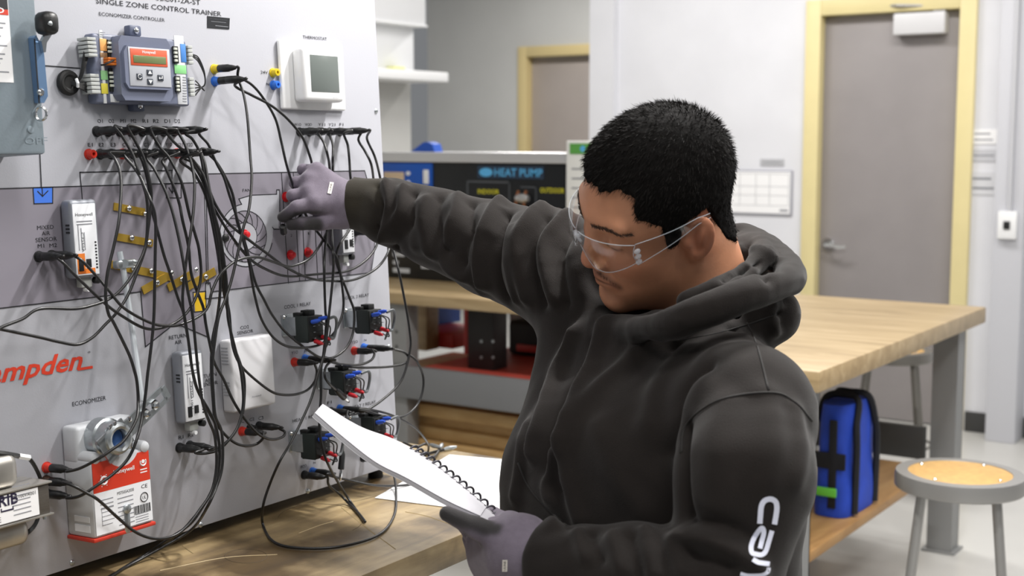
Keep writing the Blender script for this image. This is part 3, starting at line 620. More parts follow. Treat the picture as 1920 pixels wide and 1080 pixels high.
A = [uv(x, y, .098) for x, y in ((64, 70), (68, 66), (82, 92), (90, 180), (83, 193), (76, 192))]
br.prism(A, HB+.0005, .098); br.use(LINE); B = [uv(x, y, .0984) for x, y in ((64, 73), (66, 73), (75, 194), (73, 194))]; br.prism(B, .0975, .0984); br.build('operating_bracket', parent=dis)
lv = MB(PN).use(CHROME); A = [uv(x, y, .104) for x, y in ((78, 78), (84, 66), (94, 62), (97, 66), (88, 80), (86, 98), (82, 98))]; lv.prism(A, .0985, .104); lv.build('lever', parent=dis)
kb = fpb(MB(PN), 84, 18, 117, 65, .094, .122, .009, 3).build('lever_knob', BLACK, dis)
p = PX(95, 44, .1225); MB().use(ZINC).lathe(p, PNn, [(-.002, .003), (0, .003), (.0008, .0015)], 10).build('knob_pin', parent=dis)
for (x, y, r) in ((75, 173, .0048),): p = PX(x, y, .098); MB().use(CHROME).lathe(p, PNn, [(0, r), (.003, r), (.005, r*.6)], 14).build('rivet', parent=dis)
p = PX(77, 213, .094); k = [p+PV*.0085*math.cos(t)+PNn*.0085*math.sin(t)*.9+PU*.0025*math.sin(t) for t in np.linspace(0, 2*math.pi, 25)]
MB().use(CHROME).tube(k, .0017, 6, False).build('hasp_ring', parent=dis)
p = PX(57, 243, HB); MB().use(GB).lathe(p, PNn, [(0, .005), (.0012, .0045), (.0015, .002)], 16).build('boss', parent=dis)
q = PX(47, 270, HB+.0006); text('OFF', q, PU, PV, .009, GB, dis, width=.034)

# ---- grommet and economizer controller
p = PX(128, 155, .004); k = [p+(PU*math.cos(t)+PV*math.sin(t))*.0125 for t in np.linspace(0, 2*math.pi, 29)]
MB().use(DKRUB).tube(k, .0055, 10, False).lathe(p-PNn*.003, PNn, [(0, .0115), (.004, .0115), (.006, .009)], 18).build('grommet', parent=ct)
CB = mat('controller_slate', '#6d7387', .42, var=.04, scale=20); CBD = mat('controller_slate_dark', '#545b70', .45)
LG = mat('terminal_grey', '#b9bcb8', .5); PCB = mat('board_green', '#16382c', .5)
cc = MB(PN).use(CB); a = uv(172, 56, .02); c = uv(357, 199, .02); U0, U1, V0, V1 = a[0], c[0], c[1], a[1]; V1 -= .004
cc.bb((U0, V0, .0003), (U1, V1, .020), .004, 3)
a = uv(226, 60, .046); c = uv(331, 196, .046)
C = [(a[0], V0+.012), (a[0]+.006, V0+.004), (c[0]-.006, V0+.004), (c[0], V0+.012), (c[0], V1-.012), (c[0]-.006, V1-.003), (a[0]+.006, V1-.003), (a[0], V1-.012)]
cc.prism(C, .0195, .040)
cc.prism([(x+(.004 if x < (a[0]+c[0])/2 else -.004), y+(.016 if y < (V0+V1)/2 else -.014)) for x, y in C], .0398, .0455)
con = cc.build('economizer_controller', parent=ct, label='slate grey control module with red framed display')
for x, y in ((259, 57), (266, 198)):
    p = PX(x, y, .022); MB().use(CBD).box(p-PNn*.012, (.022, .016, .014), .003, 2, ax=(PU, PV, PNn)).use(CHROME).lathe(p-PNn*.005, PNn, [(0, .0045), (.002, .0045), (.0035, .002)], 14).build('mounting_tab', parent=con)
HF = .0465
pbox('face_plate', mat('face_grey', '#b9bcc3', .4), con, 240, 87, 322, 164, .0453, HF, .003)
pbox('display_frame', mat('frame_orange', '#cf5a3a', .4), con, 244, 90, 315, 126, HF-.0005, HF+.0008, .0008)
pbox('display', mat('lcd_olive', '#6f7a52', .25), con, 250, 103, 312, 121, HF, HF+.0013, .0004)
p = PX(267, 99.5, HF+.001); text('Honeywell', p, PU, PV, .0042, WHITE, con, width=.024, bold=.015)
for (x, y, s_) in ((262.5, 143.5, 0), (281.5, 136, 1), (282.5, 153, 2), (302, 146, 3)):
    bt = pbox('button', mat('button_dark', '#3d434d', .4), con, x-5.5, y-6, x+5.5, y+6, HF-.001, HF+.0016, .0008)
    g = MB(PN).use(WHITE); c = uv(x, y, HF+.002)
    if s_ == 1: g.prism([(c[0]-.0035, c[1]-.002), (c[0]+.0035, c[1]-.002), (c[0], c[1]+.003)], HF+.0014, HF+.002)
    elif s_ == 2: g.prism([(c[0]-.0035, c[1]+.002), (c[0]+.0035, c[1]+.002), (c[0], c[1]-.003)], HF+.0014, HF+.002)
    elif s_ == 3: g.bb((c[0]-.003, c[1]-.001, HF+.0014), (c[0]+.003, c[1], HF+.002)).bb((c[0]+.002, c[1], HF+.0014), (c[0]+.003, c[1]+.003, HF+.002)).prism([(c[0]-.004, c[1]-.0005), (c[0]-.002, c[1]-.0025), (c[0]-.002, c[1]+.0015)], HF+.0014, HF+.002)
    else: g.tube([(c[0]+.003*math.cos(t), c[1]+.003*math.sin(t), HF+.0018) for t in np.linspace(.5, 6, 14)], .0005, 4)
    g.build('button_mark', parent=con)
def cbx(nm, col, x0, y0, x1, y1, h0, h1): return pbox(nm, mat(nm+col, col, .5), con, x0, y0, x1, y1, h0, h1, .0006)
cbx('label_strip', '#d9dbdc', 186, 56, 201, 194, .019, .0212)
for (col, y0, y1) in (('#e8a860', 72, 96), ('#9a7a58', 98, 108), ('#8fc98a', 132, 150), ('#e0d34a', 156, 176)): cbx('colour_code', col, 186.5+(y0-56)*.03, y0, 200.5+(y0-56)*.03, y1, .021, .0218)
cbx('socket', '#20241f', 202, 74, 214, 112, .019, .0235); cbx('socket', '#20241f', 205, 128, 218, 172, .019, .0235)
cbx('label_strip', '#8a6a44', 215, 80, 220, 100, .019, .022); cbx('label_strip', '#78b96c', 218, 132, 223, 146, .019, .022); cbx('label_strip', '#d6cc3c', 219, 150, 224, 166, .019, .022); cbx('label_strip', '#d9dbdc', 207, 176, 224, 192, .019, .021)
for (x, y) in ((203, 78), (203, 86), (204, 94), (206, 134), (207, 142), (207, 150), (208, 158)): cbx('terminal', '#c9cdc2', x, y, x+7, y+5, .023, .026)
for y in (107, 112, 117): cbx('orange_plug', '#d97522', 203, y, 224, y+5.5, .022, .033)
for (x, y, n_) in ((163, 69, 5), (169, 138, 5)):
    for i in range(n_): cbx('terminal_block', '#b3b6b3', x+i*.9, y+i*7.6, x+17+i*.9, y+i*7.6+7, .006, .028)
cbx('label_strip', '#d4d6da', 326, 66, 352, 196, .019, .0207); cbx('colour_code', '#4a86cf', 338, 82, 350, 117, .0207, .0214); cbx('colour_code', '#8bd08a', 327, 121, 350, 139, .0207, .0214)
cbx('socket', '#1d1f1e', 325, 86, 336, 119, .0205, .024); cbx('socket', '#1d1f1e', 329, 142, 340, 173, .0205, .024)
for i in range(4): cbx('terminal', '#cfd2c4', 327+i*.4, 89+i*7.3, 333+i*.4, 94+i*7.3, .0235, .0265); cbx('terminal', '#cfd2c4', 331+i*.4, 145+i*7, 337+i*.4, 150+i*7, .0235, .0265)
for (x, y, n_) in ((352, 85, 5), (355, 145, 5)):
    for i in range(n_): cbx('terminal_block', '#b3b6b3', x+i*.6, y+i*7.2, x+9+i*.6, y+i*7.2+6.6, .006, .022)
g = MB(PN).use(GREYINK)
for y in range(144, 194, 5): fpb(g, 343, y, 350, y+2, .0207, .0212)
for y in range(60, 72, 4): fpb(g, 188, y, 197, y+2, .0212, .0216)
g.build('strip_print', parent=con)
WIRE = mat('lead_wire', '#1b1c1d', .45)
def wire(px, r, m=WIRE, parent=None, name='lead_wire', n=6, **kw): return MB().use(m).tube(spline([PX(*q) for q in px], 6), r, n).build(name, parent=parent or ct, **kw)
for i in range(5):
    wire([(133, 155-2+i, .006), (143, 153+i*1.5, .012), (152, 146-3*i, .016), (158, 130-8*i, .018), (166, 100-6*i, .016)], .0013, parent=con)
    wire([(133, 156+i*.6, .006), (146, 157+i*1.5, .014), (158, 158+i*2.8, .018), (168, 144+i*8, .014)], .0013, parent=con)
MB().use(WHITE).tube([PX(143, 148, .02), PX(146, 156, .023), PX(146, 163, .02)], .0022, 6).build('cable_tie', parent=con)
wire([(190, 122, .026), (196, 121, .034), (206, 116, .036), (213, 113, .034)], .0014, parent=con)
for i in range(3): wire([(361, 106-2*i, .014), (372, 116-4*i, .02), (383, 140-3*i, .022), (384, 158, .02), (376, 165, .016)], .0011, parent=con)
for i in range(5): wire([(366, 151+i*7, .014), (372, 157+i*3.5, .016), (378, 165, .018), (383, 170, .016)], .0011, parent=con)

# ---- thermostat
th = pbox('thermostat', WHITE, ct, 523, 73, 650, 208, .0003, .008, .006, 3, label='white square thermostat with a grey screen')
a = uv(567, 87, .034); c = uv(647, 192, .034)
MB(PN).use(WHITE).bb((a[0], c[1], .0075), (c[0], a[1], .034), .007, 3).build('thermostat_body', parent=th)
pbox('screen', mat('thermostat_lcd', '#6d7471', .22), th, 581, 102, 637, 174, .0335, .0346, .0004)
p = PX(596, 97, .0345); text('Honeywell Home', p, PU, PV, .002, GREYINK, th, width=.026)
p = PX(624, 184, .0345); text('T6 Pro', p, PU, PV, .0018, GREYINK, th, width=.014)

# ---- duct sensors
SB = mat('sensor_grey', '#8d9199', .45, .2)
def sensor(x0, y0, x1, y1, h, full=True, name='air_sensor'):
    a = uv(x0, y0, h); c = uv(x1, y1, h); u0, u1, v0, v1 = a[0], c[0], c[1], a[1]; w_ = u1-u0; H = v1-v0
    s = MB(PN).use(SB).bb((u0-.002, v0-.004, .002), (u1+.004, v1+.006, h-.001), .006, 3).build(name, parent=ct)
    MB(PN).use(ZINC).bb((u0+.004, v0-.001, .0002), (u1+.014, v1-.004, .002), .0006).build('back_plate', parent=s)
    MB(PN).use(mat('label_white', '#eceef2', .4)).bb((u0+.001, v0, h-.002), (u1-.001, v1, h), .0005).build('label', parent=s)
    g = MB(PN).use(INK)
    text('Honeywell', PN(u0+w_*.12, v1-.017, h+.0003), PU, PV, .0048, INK, s, width=w_*.72)
    g.use(GREYINK)
    for k in range(2): g.bb((u0+w_*.15, v1-.025-.004*k, h), (u0+w_*.8, v1-.0235-.004*k, h+.0003))
    for k in range(3): g.bb((u0+w_*(.18+.12*k), v0+H*.35, h), (u0+w_*(.18+.12*k)+.0014, v0+H*(.72-.06*k), h+.0003))
    g.use(INK)
    for k in range(9): g.bb((u1-.006, v0+.008+k*.0044, h), (u1-.003, v0+.0105+k*.0044, h+.0003))
    g.build('label_print', parent=s)
    text('C7250A1001', PN(u0+w_*.30, v0+H*.60, h+.0003), -PV, PU, .0042, INK, s, width=.042)
    if full == 'o':
        MB(PN).use(mat('label_orange', '#e07b2a', .5)).bb((u0+.003, v0+.002, h), (u0+.016, v0+.03, h+.0004)).bb((u0+.003, v0+.002, h), (u1-.008, v0+.009, h+.0004)).build('orange_mark', parent=s)
    MB(PN).use(BLACK).bb((u0+.005, v0+.006, h-.0005), (u0+.013, v0+.022, h+.0012), .0005).bb((u0+.018, v0+.01, h-.0005), (u0+.026, v0+.022, h+.0012), .0005).build('dip_switch', parent=s)
    g = MB(PN).use(INK)
    for k in range(3): g.bb((u0-.0025, v1-.03-.005*k, h*.5), (u0-.0019, v1-.0275-.005*k, h*.5+.008))
    g.build('side_slots', parent=s)
    MB(PN).use(LG).bb((u0+w_*.4, v0-.018, .003), (u0+w_*.85, v0-.004, h*.6), .002).build('terminal_block', parent=s)
    MB(PN).use(BLACK).lathe((u1+.0, v0-.009, h*.5), (0, 0, 1), [(0, .005), (.008, .005), (.009, .003)], 14).use(WHITE).lathe((u0+w_*.62, v0-.021, h*.35), (0, 0, 1), [(0, .003), (.01, .003)], 10).build('gland', parent=s)
    for vv in (v1-.025, v0+.012): p = PN(u1+.010, vv, .002); MB().use(CHROME).lathe(p, PNn, [(0, .0035), (.002, .003), (.003, .001)], 12).build('plate_screw', parent=s)
    return s
sensor(134, 383, 188, 513, .026, 'o'); sensor(341, 668, 386, 783, .026, True); sensor(637, 352, 666, 472, .026, True)

# ---- CO2 sensor
co = pbox('carbon_dioxide_sensor', mat('sensor_white', '#dcdcdf', .45), ct, 431, 639, 519, 757, .0003, .026, .005, 3, label='plain white wall sensor box')
g = MB(PN).use(mat('vent_grey', '#a8a9ad', .5)); a = uv(431, 650, .026)
for k in range(6): g.bb((a[0]-.0003, a[1]-.004-.005*k, .006), (a[0]+.0012, a[1]-.002-.005*k, .02))
for k in range(5): g.bb((a[0]-.0003, a[1]-.058-.005*k, .006), (a[0]+.0012, a[1]-.056-.005*k, .02))
g.build('vent_slots', parent=co); p = PX(473, 746, .0264); text('Honeywell', p, PU, PV, .003, GREYINK, co, width=.02)

# ---- brass linkage strips with screws
BRASS = mat('brass_strip', '#b7973e', .38, .55, var=.1, scale=40)
def strip(x0, y0, x1, y1, w=.0115, h=.003):
    a = np.array(uv(x0, y0, h)); c = np.array(uv(x1, y1, h)); d = unit(c-a); nn = np.array([-d[1], d[0]])*w/2
    MB(PN).use(BRASS).prism([tuple(a-nn), tuple(c-nn), tuple(c+nn), tuple(a+nn)], h-.0018, h).build('brass_strip', parent=ct)
for s_ in ((214, 387, 272, 398, .011, .0028), (220, 444, 287, 456, .011, .0028), (210, 496, 322, 520, .0115, .0028), (268, 545, 312, 520, .012, .0046), (316, 540, 360, 514, .012, .0046), (352, 538, 404, 508, .012, .0030)): strip(*s_)
for x, y in ((242, 391), (273, 401), (247, 446), (280, 455), (217, 499), (250, 503), (284, 508), (322, 512), (295, 530), (341, 524), (368, 506), (386, 519), (412, 499)): screw(x, y, CHROME, .0042, .0046)
# ---- damper rod and ball joint
ROD = mat('rod_steel', '#cfd6dc', .3, .5)
MB().use(ROD).tube([PX(224, 472, .03), PX(232, 510, .034), PX(248, 620, .05), PX(266, 752, .078)], .0042, 10).build('damper_rod', parent=ct)
MB().use(ZINC).cyl(PX(229, 497, .004), PX(233, 494, .040), .006, n=12).box(PX(232, 495, .032), (.03, .012, .014), .003, 2, ax=(PU, PV, PNn)).lathe(PX(243, 493, .034), PU, [(0, .005), (.006, .006), (.012, .004)], 10).build('rod_clamp', parent=ct)

# ---- damper actuator
AC = mat('actuator_grey', '#c4c7cb', .5, var=.03, scale=10); HA = .058
a = uv(171, 878, HA); b2 = uv(279, 850, HA); c = uv(288, 986, HA)
U0, U1, V0, V1 = a[0]-.002, (b2[0]+c[0])/2+.002, uv(186, 1015, HA)[1], uv(171, 848, HA)[1]
act = MB(PN).use(AC).bb((U0, V0+.004, .0003), (U1, V1-.012, HA), .005, 2)
vt = uv(150, 800, .034)[1]
act.bb((U0, V1-.02, .0003), (U1, vt, .034), .006, 3)
for x in (U0+.010, U1-.009): act.lathe((x, V1-.010, .03), (0, 0, 1), [(0, .009), (HA-.034, .009), (HA-.029, .0075), (HA-.027, .004)], 18)
ao = act.build('damper_actuator', parent=ct, label='grey damper actuator with a red and white label')
MB(PN).use(mat('actuator_red', '#c43a2a', .45)).bb((U0-.002, V0-.001, .0005), (U1+.002, V0+.0045, HA+.001), .0015).build('red_rim', parent=ao)
w_ = U1-U0; cx = (U0+U1)/2+.004; R = .030; vc = uv(222, 836, HA)[1]; vr = uv(181, 925, HA)[1]; vtop = V1-.016
pts = [(U0+.003, vr), (U1-.003, vr), (U1-.003, vtop)]
th0 = math.asin(min(1, (vc-vtop)/R)) if vc > vtop else 0
pts += [(cx+R*math.cos(-t), vc+R*math.sin(-t)) for t in np.linspace(th0, math.pi-th0, 18)]+[(U0+.003, vtop)]
rl = MB(PN).use(mat('label_scarlet', '#d23a22', .45)).prism(pts, HA, HA+.0008).build('red_label', parent=ao)
MB(PN).use(mat('label_white', '#eceef2', .4)).bb((U0+.003, V0+.008, HA), (U1-.003, vr, HA+.0007)).build('white_label', parent=ao)
text('Honeywell', PN(U0+w_*.36, vr+.020, HA+.0012), PU, PV, .006, WHITE, ao, width=w_*.35, bold=.015)
g = MB(PN).use(WHITE); 
k = [(U0+.021+.0052*math.cos(t), vr+.015+.0052*math.sin(t), HA+.001) for t in np.linspace(0, 2*math.pi, 20)]; g.tube(k, .0016, 4, False)
for t in range(6): g.bb((U0+.021+.0085*math.cos(t*1.05)-.0006, vr+.015+.0085*math.sin(t*1.05)-.0006, HA+.0008), (U0+.021+.0085*math.cos(t*1.05)+.0006, vr+.015+.0085*math.sin(t*1.05)+.0006, HA+.0012))
k = [(U1-.014+.005*math.cos(t), vr+.027+.005*math.sin(t), HA+.001) for t in np.linspace(2.6, 6.9, 14)]; g.tube(k, .0012, 4); g.lathe((U1-.014, vr+.028, HA+.0008), (0, 0, 1), [(0, .0028), (.0004, .0028)], 12)
for i in range(2): g.bb((U1-.02, vr+.012+.004*i, HA+.0008), (U1-.008, vr+.0135+.004*i, HA+.0011))
g.build('label_marks', parent=ao)
g = MB(PN).use(GREYINK); hz = HA+.0007
for i in range(7): g.bb((U0+w_*.40, vr-.016-i*.0062, hz), (U0+w_*(.66+.05*((i*3) % 3)), vr-.0148-i*.0062, hz+.0003))
for i in range(3): g.bb((U0+w_*.12, vr-.012-i*.006, hz), (U0+w_*.33, vr-.0108-i*.006, hz+.0003))
for i in range(5): g.bb((U0+w_*.68, vr-.045-i*.0035, hz), (U0+w_*.9, vr-.0442-i*.0035, hz+.0003))
g.bb((U0+w_*.13, V0+.02, hz), (U0+w_*.135, V0+.045, hz+.0003)); 
for i in range(5): g.bb((U0+w_*.13, V0+.02+i*.006, hz), (U0+w_*(.3+.03*(i % 3)), V0+.0207+i*.006, hz+.0003))
g.use(INK); x = U0+w_*.66; i = 0
while x < U0+w_*.92: d_ = (.0008, .0016, .0011, .0022)[(i*5) % 4]; g.bb((x, V0+.022, hz), (x+d_, V0+.034, hz+.0003)); x += d_+.0011; i += 1
g.build('label_text_lines', parent=ao)
text('MS7505A2030', PN(U0+w_*.40, vr-.010, hz+.0003), PU, PV, .0045, INK, ao, width=w_*.28); text('CE', PN(U1-.02, vr-.010, hz+.0003), PU, PV, .0055, INK, ao, width=.011)
MB(PN).use(INK).tube([(U1-.016+.0065*math.cos(t), vr-.023+.0065*math.sin(t), hz+.0003) for t in np.linspace(0, 2*math.pi, 22)], .0007, 4, False).build('mark_ring', parent=ao); text('UL', PN(U1-.0195, vr-.0255, hz+.0003), PU, PV, .005, INK, ao, width=.007)
MB(PN).use(ZINC).bb((cx-.006, V0-.0012, HA-.012), (cx+.006, V0+.03, HA+.0016), .003).lathe((cx, V0+.034, HA), (0, 0, 1), [(0, .0065), (.003, .0065), (.0045, .004)], 16).build('label_screw', parent=ao)
for x, y in ((168, 809), (273, 845)): p = PX(x, y, .037); MB().use(ZINC).lathe(p-PNn*.003, PNn, [(0, .006), (.003, .006), (.0045, .0035)], 14).build('corner_screw', parent=ao)
MB(PN).use(mat('label_white2', '#e6e9ee', .5)).bb((U0-.0008, V0+.012, .018), (U0-.0001, V0+.022, .05)).bb((U0-.0008, V0+.026, .018), (U0-.0001, V0+.034, .05)).build('side_stickers', parent=ao)
hub = np.array(uv(219, 822, .07))
MB(PN).use(ZINC).lathe((hub[0], hub[1], .033), (0, 0, 1), [(0, .027), (.018, .027), (.020, .024), (.036, .023), (.037, .013), (.030, .0125)], 28).build('shaft_clamp', parent=ao)
MB(PN).use(mat('shaft_blue', '#3c5f97', .35, .4)).lathe((hub[0], hub[1], .05), (0, 0, 1), [(0, .0122), (.017, .0122), (.018, .010)], 20).build('shaft', parent=ao)
tip = np.array(uv(308, 738, .072)); d = unit(tip-hub); nn = np.array([-d[1], d[0]]); L_ = np.linalg.norm(tip-hub)
cr = MB(PN).use(ZINC)
def bar(t0, t1, s0, s1, z0, z1): cr.prism([tuple(hub+d*t0+nn*s0), tuple(hub+d*t1+nn*s0), tuple(hub+d*t1+nn*s1), tuple(hub+d*t0+nn*s1)], z0, z1)
bar(.014, L_, .0055, .013, .0705, .0735); bar(.014, L_, -.013, -.0055, .0705, .0735); bar(L_*.97, L_+.007, -.010, .010, .0705, .0735); bar(.014, L_*.55, -.0056, .0056, .0705, .0735); bar(-.03, -.012, -.016, .016, .0705, .0735); bar(-.03, .02, .012, .02, .0705, .0735); bar(-.03, .02, -.02, -.012, .0705, .0735)
cr.tube([(hub[0]+.0175*math.cos(t), hub[1]+.0175*math.sin(t), .0735) for t in np.linspace(0, 2*math.pi, 33)], .0052, 8, False)
cr.build('crank_arm', parent=ao)
for t in (.55, .75): q_ = hub+d*L_*t; MB(PN).use(CHROME).lathe((q_[0], q_[1], .073), (0, 0, 1), [(0, .008), (.004, .008), (.0045, .005), (.009, .0045), (.010, .003)], 6).build('crank_nut', parent=ao)
for (x, y) in ((213, 795), (241, 786), (205, 800), (244, 835)): p = PX(x, y, .0735); MB().use(CHROME).lathe(p, PNn, [(0, .0042), (.003, .0042), (.004, .002)], 6).build('clamp_bolt', parent=ao)

# ---- transformer
TIN = mat('tinplate', '#b4b1ab', .35, .75, var=.1, scale=20)
HT = .07; a = uv(-40, 912, HT); c = uv(96, 960, HT)
u1 = uv(97, 958, HT)[0]; v0, v1 = uv(97, 957, HT)[1]-.004, uv(93, 904, HT)[1]
tr = MB(PN).use(mat('core_laminate', '#5b5650', .5, .4, var=.15, scale=90, stretch=(1, 1, 20))).bb((u1-.13, v0, .01), (u1, v1, HT-.002), .002).build('transformer', parent=ct, label='tin plated transformer with a white label')
MB(PN).use(TIN).bb((u1-.132, v1-.001, .006), (u1+.003, v1+.0015, HT+.001), .0006).bb((u1-.132, v0-.0015, .006), (u1+.003, v0+.001, HT+.001), .0006).build('flange', parent=tr)
MB(PN).use(TIN).bb((u1-.125, v1+.001, .012), (u1-.035, v1+.045, HT-.01), .012, 3).build('end_bell', parent=tr)
MB(PN).use(TIN).bb((u1-.125, v0-.035, .012), (u1-.025, v0-.001, HT-.01), .012, 3).build('end_bell', parent=tr)
MB(PN).use(PAPER).bb((u1-.128, v0+.003, HT-.002), (u1-.018, v1-.003, HT-.0008)).build('label', parent=tr)
w_ = uv(26, 935, HT)[0]; text('RIB', PN(uv(0, 948, HT)[0]-.001, uv(2, 951, HT)[1], HT-.0005), PU, PV, .0145, mat('rib_ink', '#2a2440', .5), tr, width=.028, bold=.02)
g = MB(PN).use(MATS['rib_ink']); p0 = uv(2, 956, HT); p1 = uv(25, 937, HT); hz = HT-.0008
g.bb((p0[0], p1[1]+.004, hz), (p1[0], p1[1]+.006, hz+.0003)).bb((p0[0], p1[1], hz), (p0[0]+.0016, p1[1]+.006, hz+.0003)).bb((p1[0]-.0016, p1[1], hz), (p1[0], p1[1]+.006, hz+.0003))
g.bb((p0[0], p0[1]-.004, hz), (p1[0], p0[1]-.002, hz+.0003)).bb((p0[0], p0[1]-.004, hz), (p0[0]+.0016, p0[1]+.001, hz+.0003)).bb((p1[0]-.0016, p0[1]-.004, hz), (p1[0], p0[1]+.001, hz+.0003))
g.use(GREYINK)
for i in range(7): g.bb((u1-.056, v0+.01+i*.006, hz), (u1-.03-.01*((i*3) % 3), v0+.0112+i*.006, hz+.0003))
g.build('label_print', parent=tr); text('CE', PN(u1-.085, v0+.006, HT-.0005), PU, PV, .007, INK, tr, width=.010)
text('TR100VA001', PN(u1-.056, v1-.011, HT-.0005), PU, PV, .005, INK, tr, width=.034)
wire([(-20, 848, .045), (5, 850, .05), (35, 855, .05)], .0035, parent=tr); wire([(35, 855, .05), (46, 857, .05), (54, 858, .048)], .0042, WHITE, tr, 'wire_sleeve')
wire([(54, 858, .048), (64, 872, .04), (73, 890, .03), (78, 905, .02)], .0028, parent=tr); wire([(75, 958, .02), (65, 985, .03), (45, 1003, .04), (25, 1006, .045)], .003, parent=tr)
MB(PN).use(BLACK).lathe((uv(5, 1010, .045)[0], uv(5, 1010, .045)[1], .03), (0, 0, 1), [(0, .008), (.015, .008), (.018, .004)], 14).build('wire_nut', parent=tr)
p = PX(83, 962, .06); MB().use(ZINC).cyl(p, p-PV*.008, .0025, n=8).build('stud', parent=tr)

# ---- relays
RB_ = mat('relay_black', '#121413', .5); RG = mat('relay_green', '#232b29', .55); SLB = mat('spade_blue', '#2f57c4', .4); SLR = mat('spade_red', '#b5202a', .4)
def relay(x, y, s=1.0, variant=0):
    h0, h1 = .022, .058; a = np.array(uv(x, y, h1)); u_, v_ = a; w2, v2 = .0175*s, .021*s
    r = MB(PN).use(RB_).bb((u_-w2, v_-v2, h0), (u_+w2, v_+v2, h1), .0015).build('relay', parent=ct, label='black control relay with blue and red wire sleeves')
    MB(PN).use(RG).bb((u_-w2-.001, v_-v2-.001, h0+.004), (u_-w2+.001, v_+v2+.001, h1-.002), .0006).build('relay_frame', parent=r)
    MB(PN).use(ZINC).bb((u_-w2-.004, v_-v2*.6, .0003), (u_+w2*.4, v_+v2*1.1, .003), .001).bb((u_-w2-.002, v_-v2*.5, .003), (u_-w2+.001, v_+v2*.95, h0+.008), .0006).build('bracket', parent=r)
    MB(PN).use(BLACK).lathe((u_-.002, v_-.002, .004), (0, 0, 1), [(0, .013), (.018, .013), (.02, .010)], 18).build('coil', parent=r)
    MB(PN).use(CHROME).lathe((u_-w2-.001, v_+v2*.95, .003), (0, 0, 1), [(0, .004), (.004, .004), (.006, .002)], 10).build('bracket_screw', parent=r)
    MB(PN).use(RB_).bb((u_-.004, v_+v2, h0+.006), (u_+.012, v_+v2+.009, h1-.012), .0012).bb((u_-.016, v_+v2, h0), (u_-.006, v_+v2+.006, h1-.02), .0012).build('top_block', parent=r)
    g = MB(PN).use(CHROME)
    for i in range(3):
        for j in range(4): g.bb((u_-w2+.006+i*.011, v_-v2+.006+j*.010, h1), (u_-w2+.0095+i*.011, v_-v2+.0068+j*.010, h1+.006))
    o = g.build('terminal_tabs', parent=r, kind='stuff')
    for (du, dv, m_) in ((-.010, .012, SLB), (.008, .015, SLB), (-.006, -.020, SLR), (.012, -.015, SLR)):
        p = PN(u_+du*s, v_+dv*s, h1+.001); q2 = p+PNn*.017+PV*(.003 if dv > 0 else -.004)
        MB().use(m_).lathe(p, q2-p, [(0, .0036), (.012, .0036), (.015, .0026), (.018, .0018)], 10).build('spade_sleeve', parent=r)
    A = [PN(u_+.008, v_+.015, h1+.018), PN(u_+.022, v_+.017, h1+.022), PN(u_+.032, v_+.004, h1+.016), PN(u_+.028, v_-.018, h1+.012), PN(u_+.013, v_-.016, h1+.017)]
    MB().use(mat('grey_lead', '#565a5d', .5)).tube(spline(A, 6), .0026, 7).build('lead_wire', parent=r)
    for (k, m_) in ((0, WIRE), (1, WIRE)):
        A = [PN(u_-.010+.004*k, v_+.012, h1+.017), PN(u_-.002+.008*k, v_+.004, h1+.024), PN(u_+.010+.006*k, v_-.012, h1+.014), PN(u_+.014-.012*k, v_-.028-.004*k, h1+.016), PN(u_-.004+.016*k, v_-.021, h1+.017)]
        MB().use(m_).tube(spline(A, 6), .0012, 6).build('lead_wire', parent=r)
    return r
for q_ in ((593, 616, 1), (705, 602, .95), (657, 717, .95), (606, 835, .98), (713, 802, .93)): relay(*q_)
# =================================================================== patch cords
CORD = mat('cord_black', '#161617', .38, spec=.6); PLUG = mat('plug_black', '#1a1b1c', .4)
def plugmesh():
    g = MB().use(PLUG).lathe((0, 0, .0), (0, 0, 1), [(0, .0056), (.001, .0060), (.019, .0060), (.020, .0052), (.026, .0046), (.032, .0030), (.033, .0022)], 14)
    g.cyl((0, .002, .0105), (0, .0082, .0105), .0042, .0038, 12); g.use(CHROME).lathe((0, .0082, .0105), (0, 1, 0), [(0, .0022), (.0006, .0022)], 10)
    me = bpy.data.meshes.new('plug'); me.from_pydata(g.v, [], g.f)
    for m_ in g.mats: me.materials.append(m_)
    me.polygons.foreach_set('material_index', g.mi); me.polygons.foreach_set('use_smooth', [True]*len(me.polygons)); me.set_sharp_from_angle(angle=math.radians(40)); return me
PLUGM = plugmesh()
GRP = 'black patch cords on the trainer'
STACK = {}
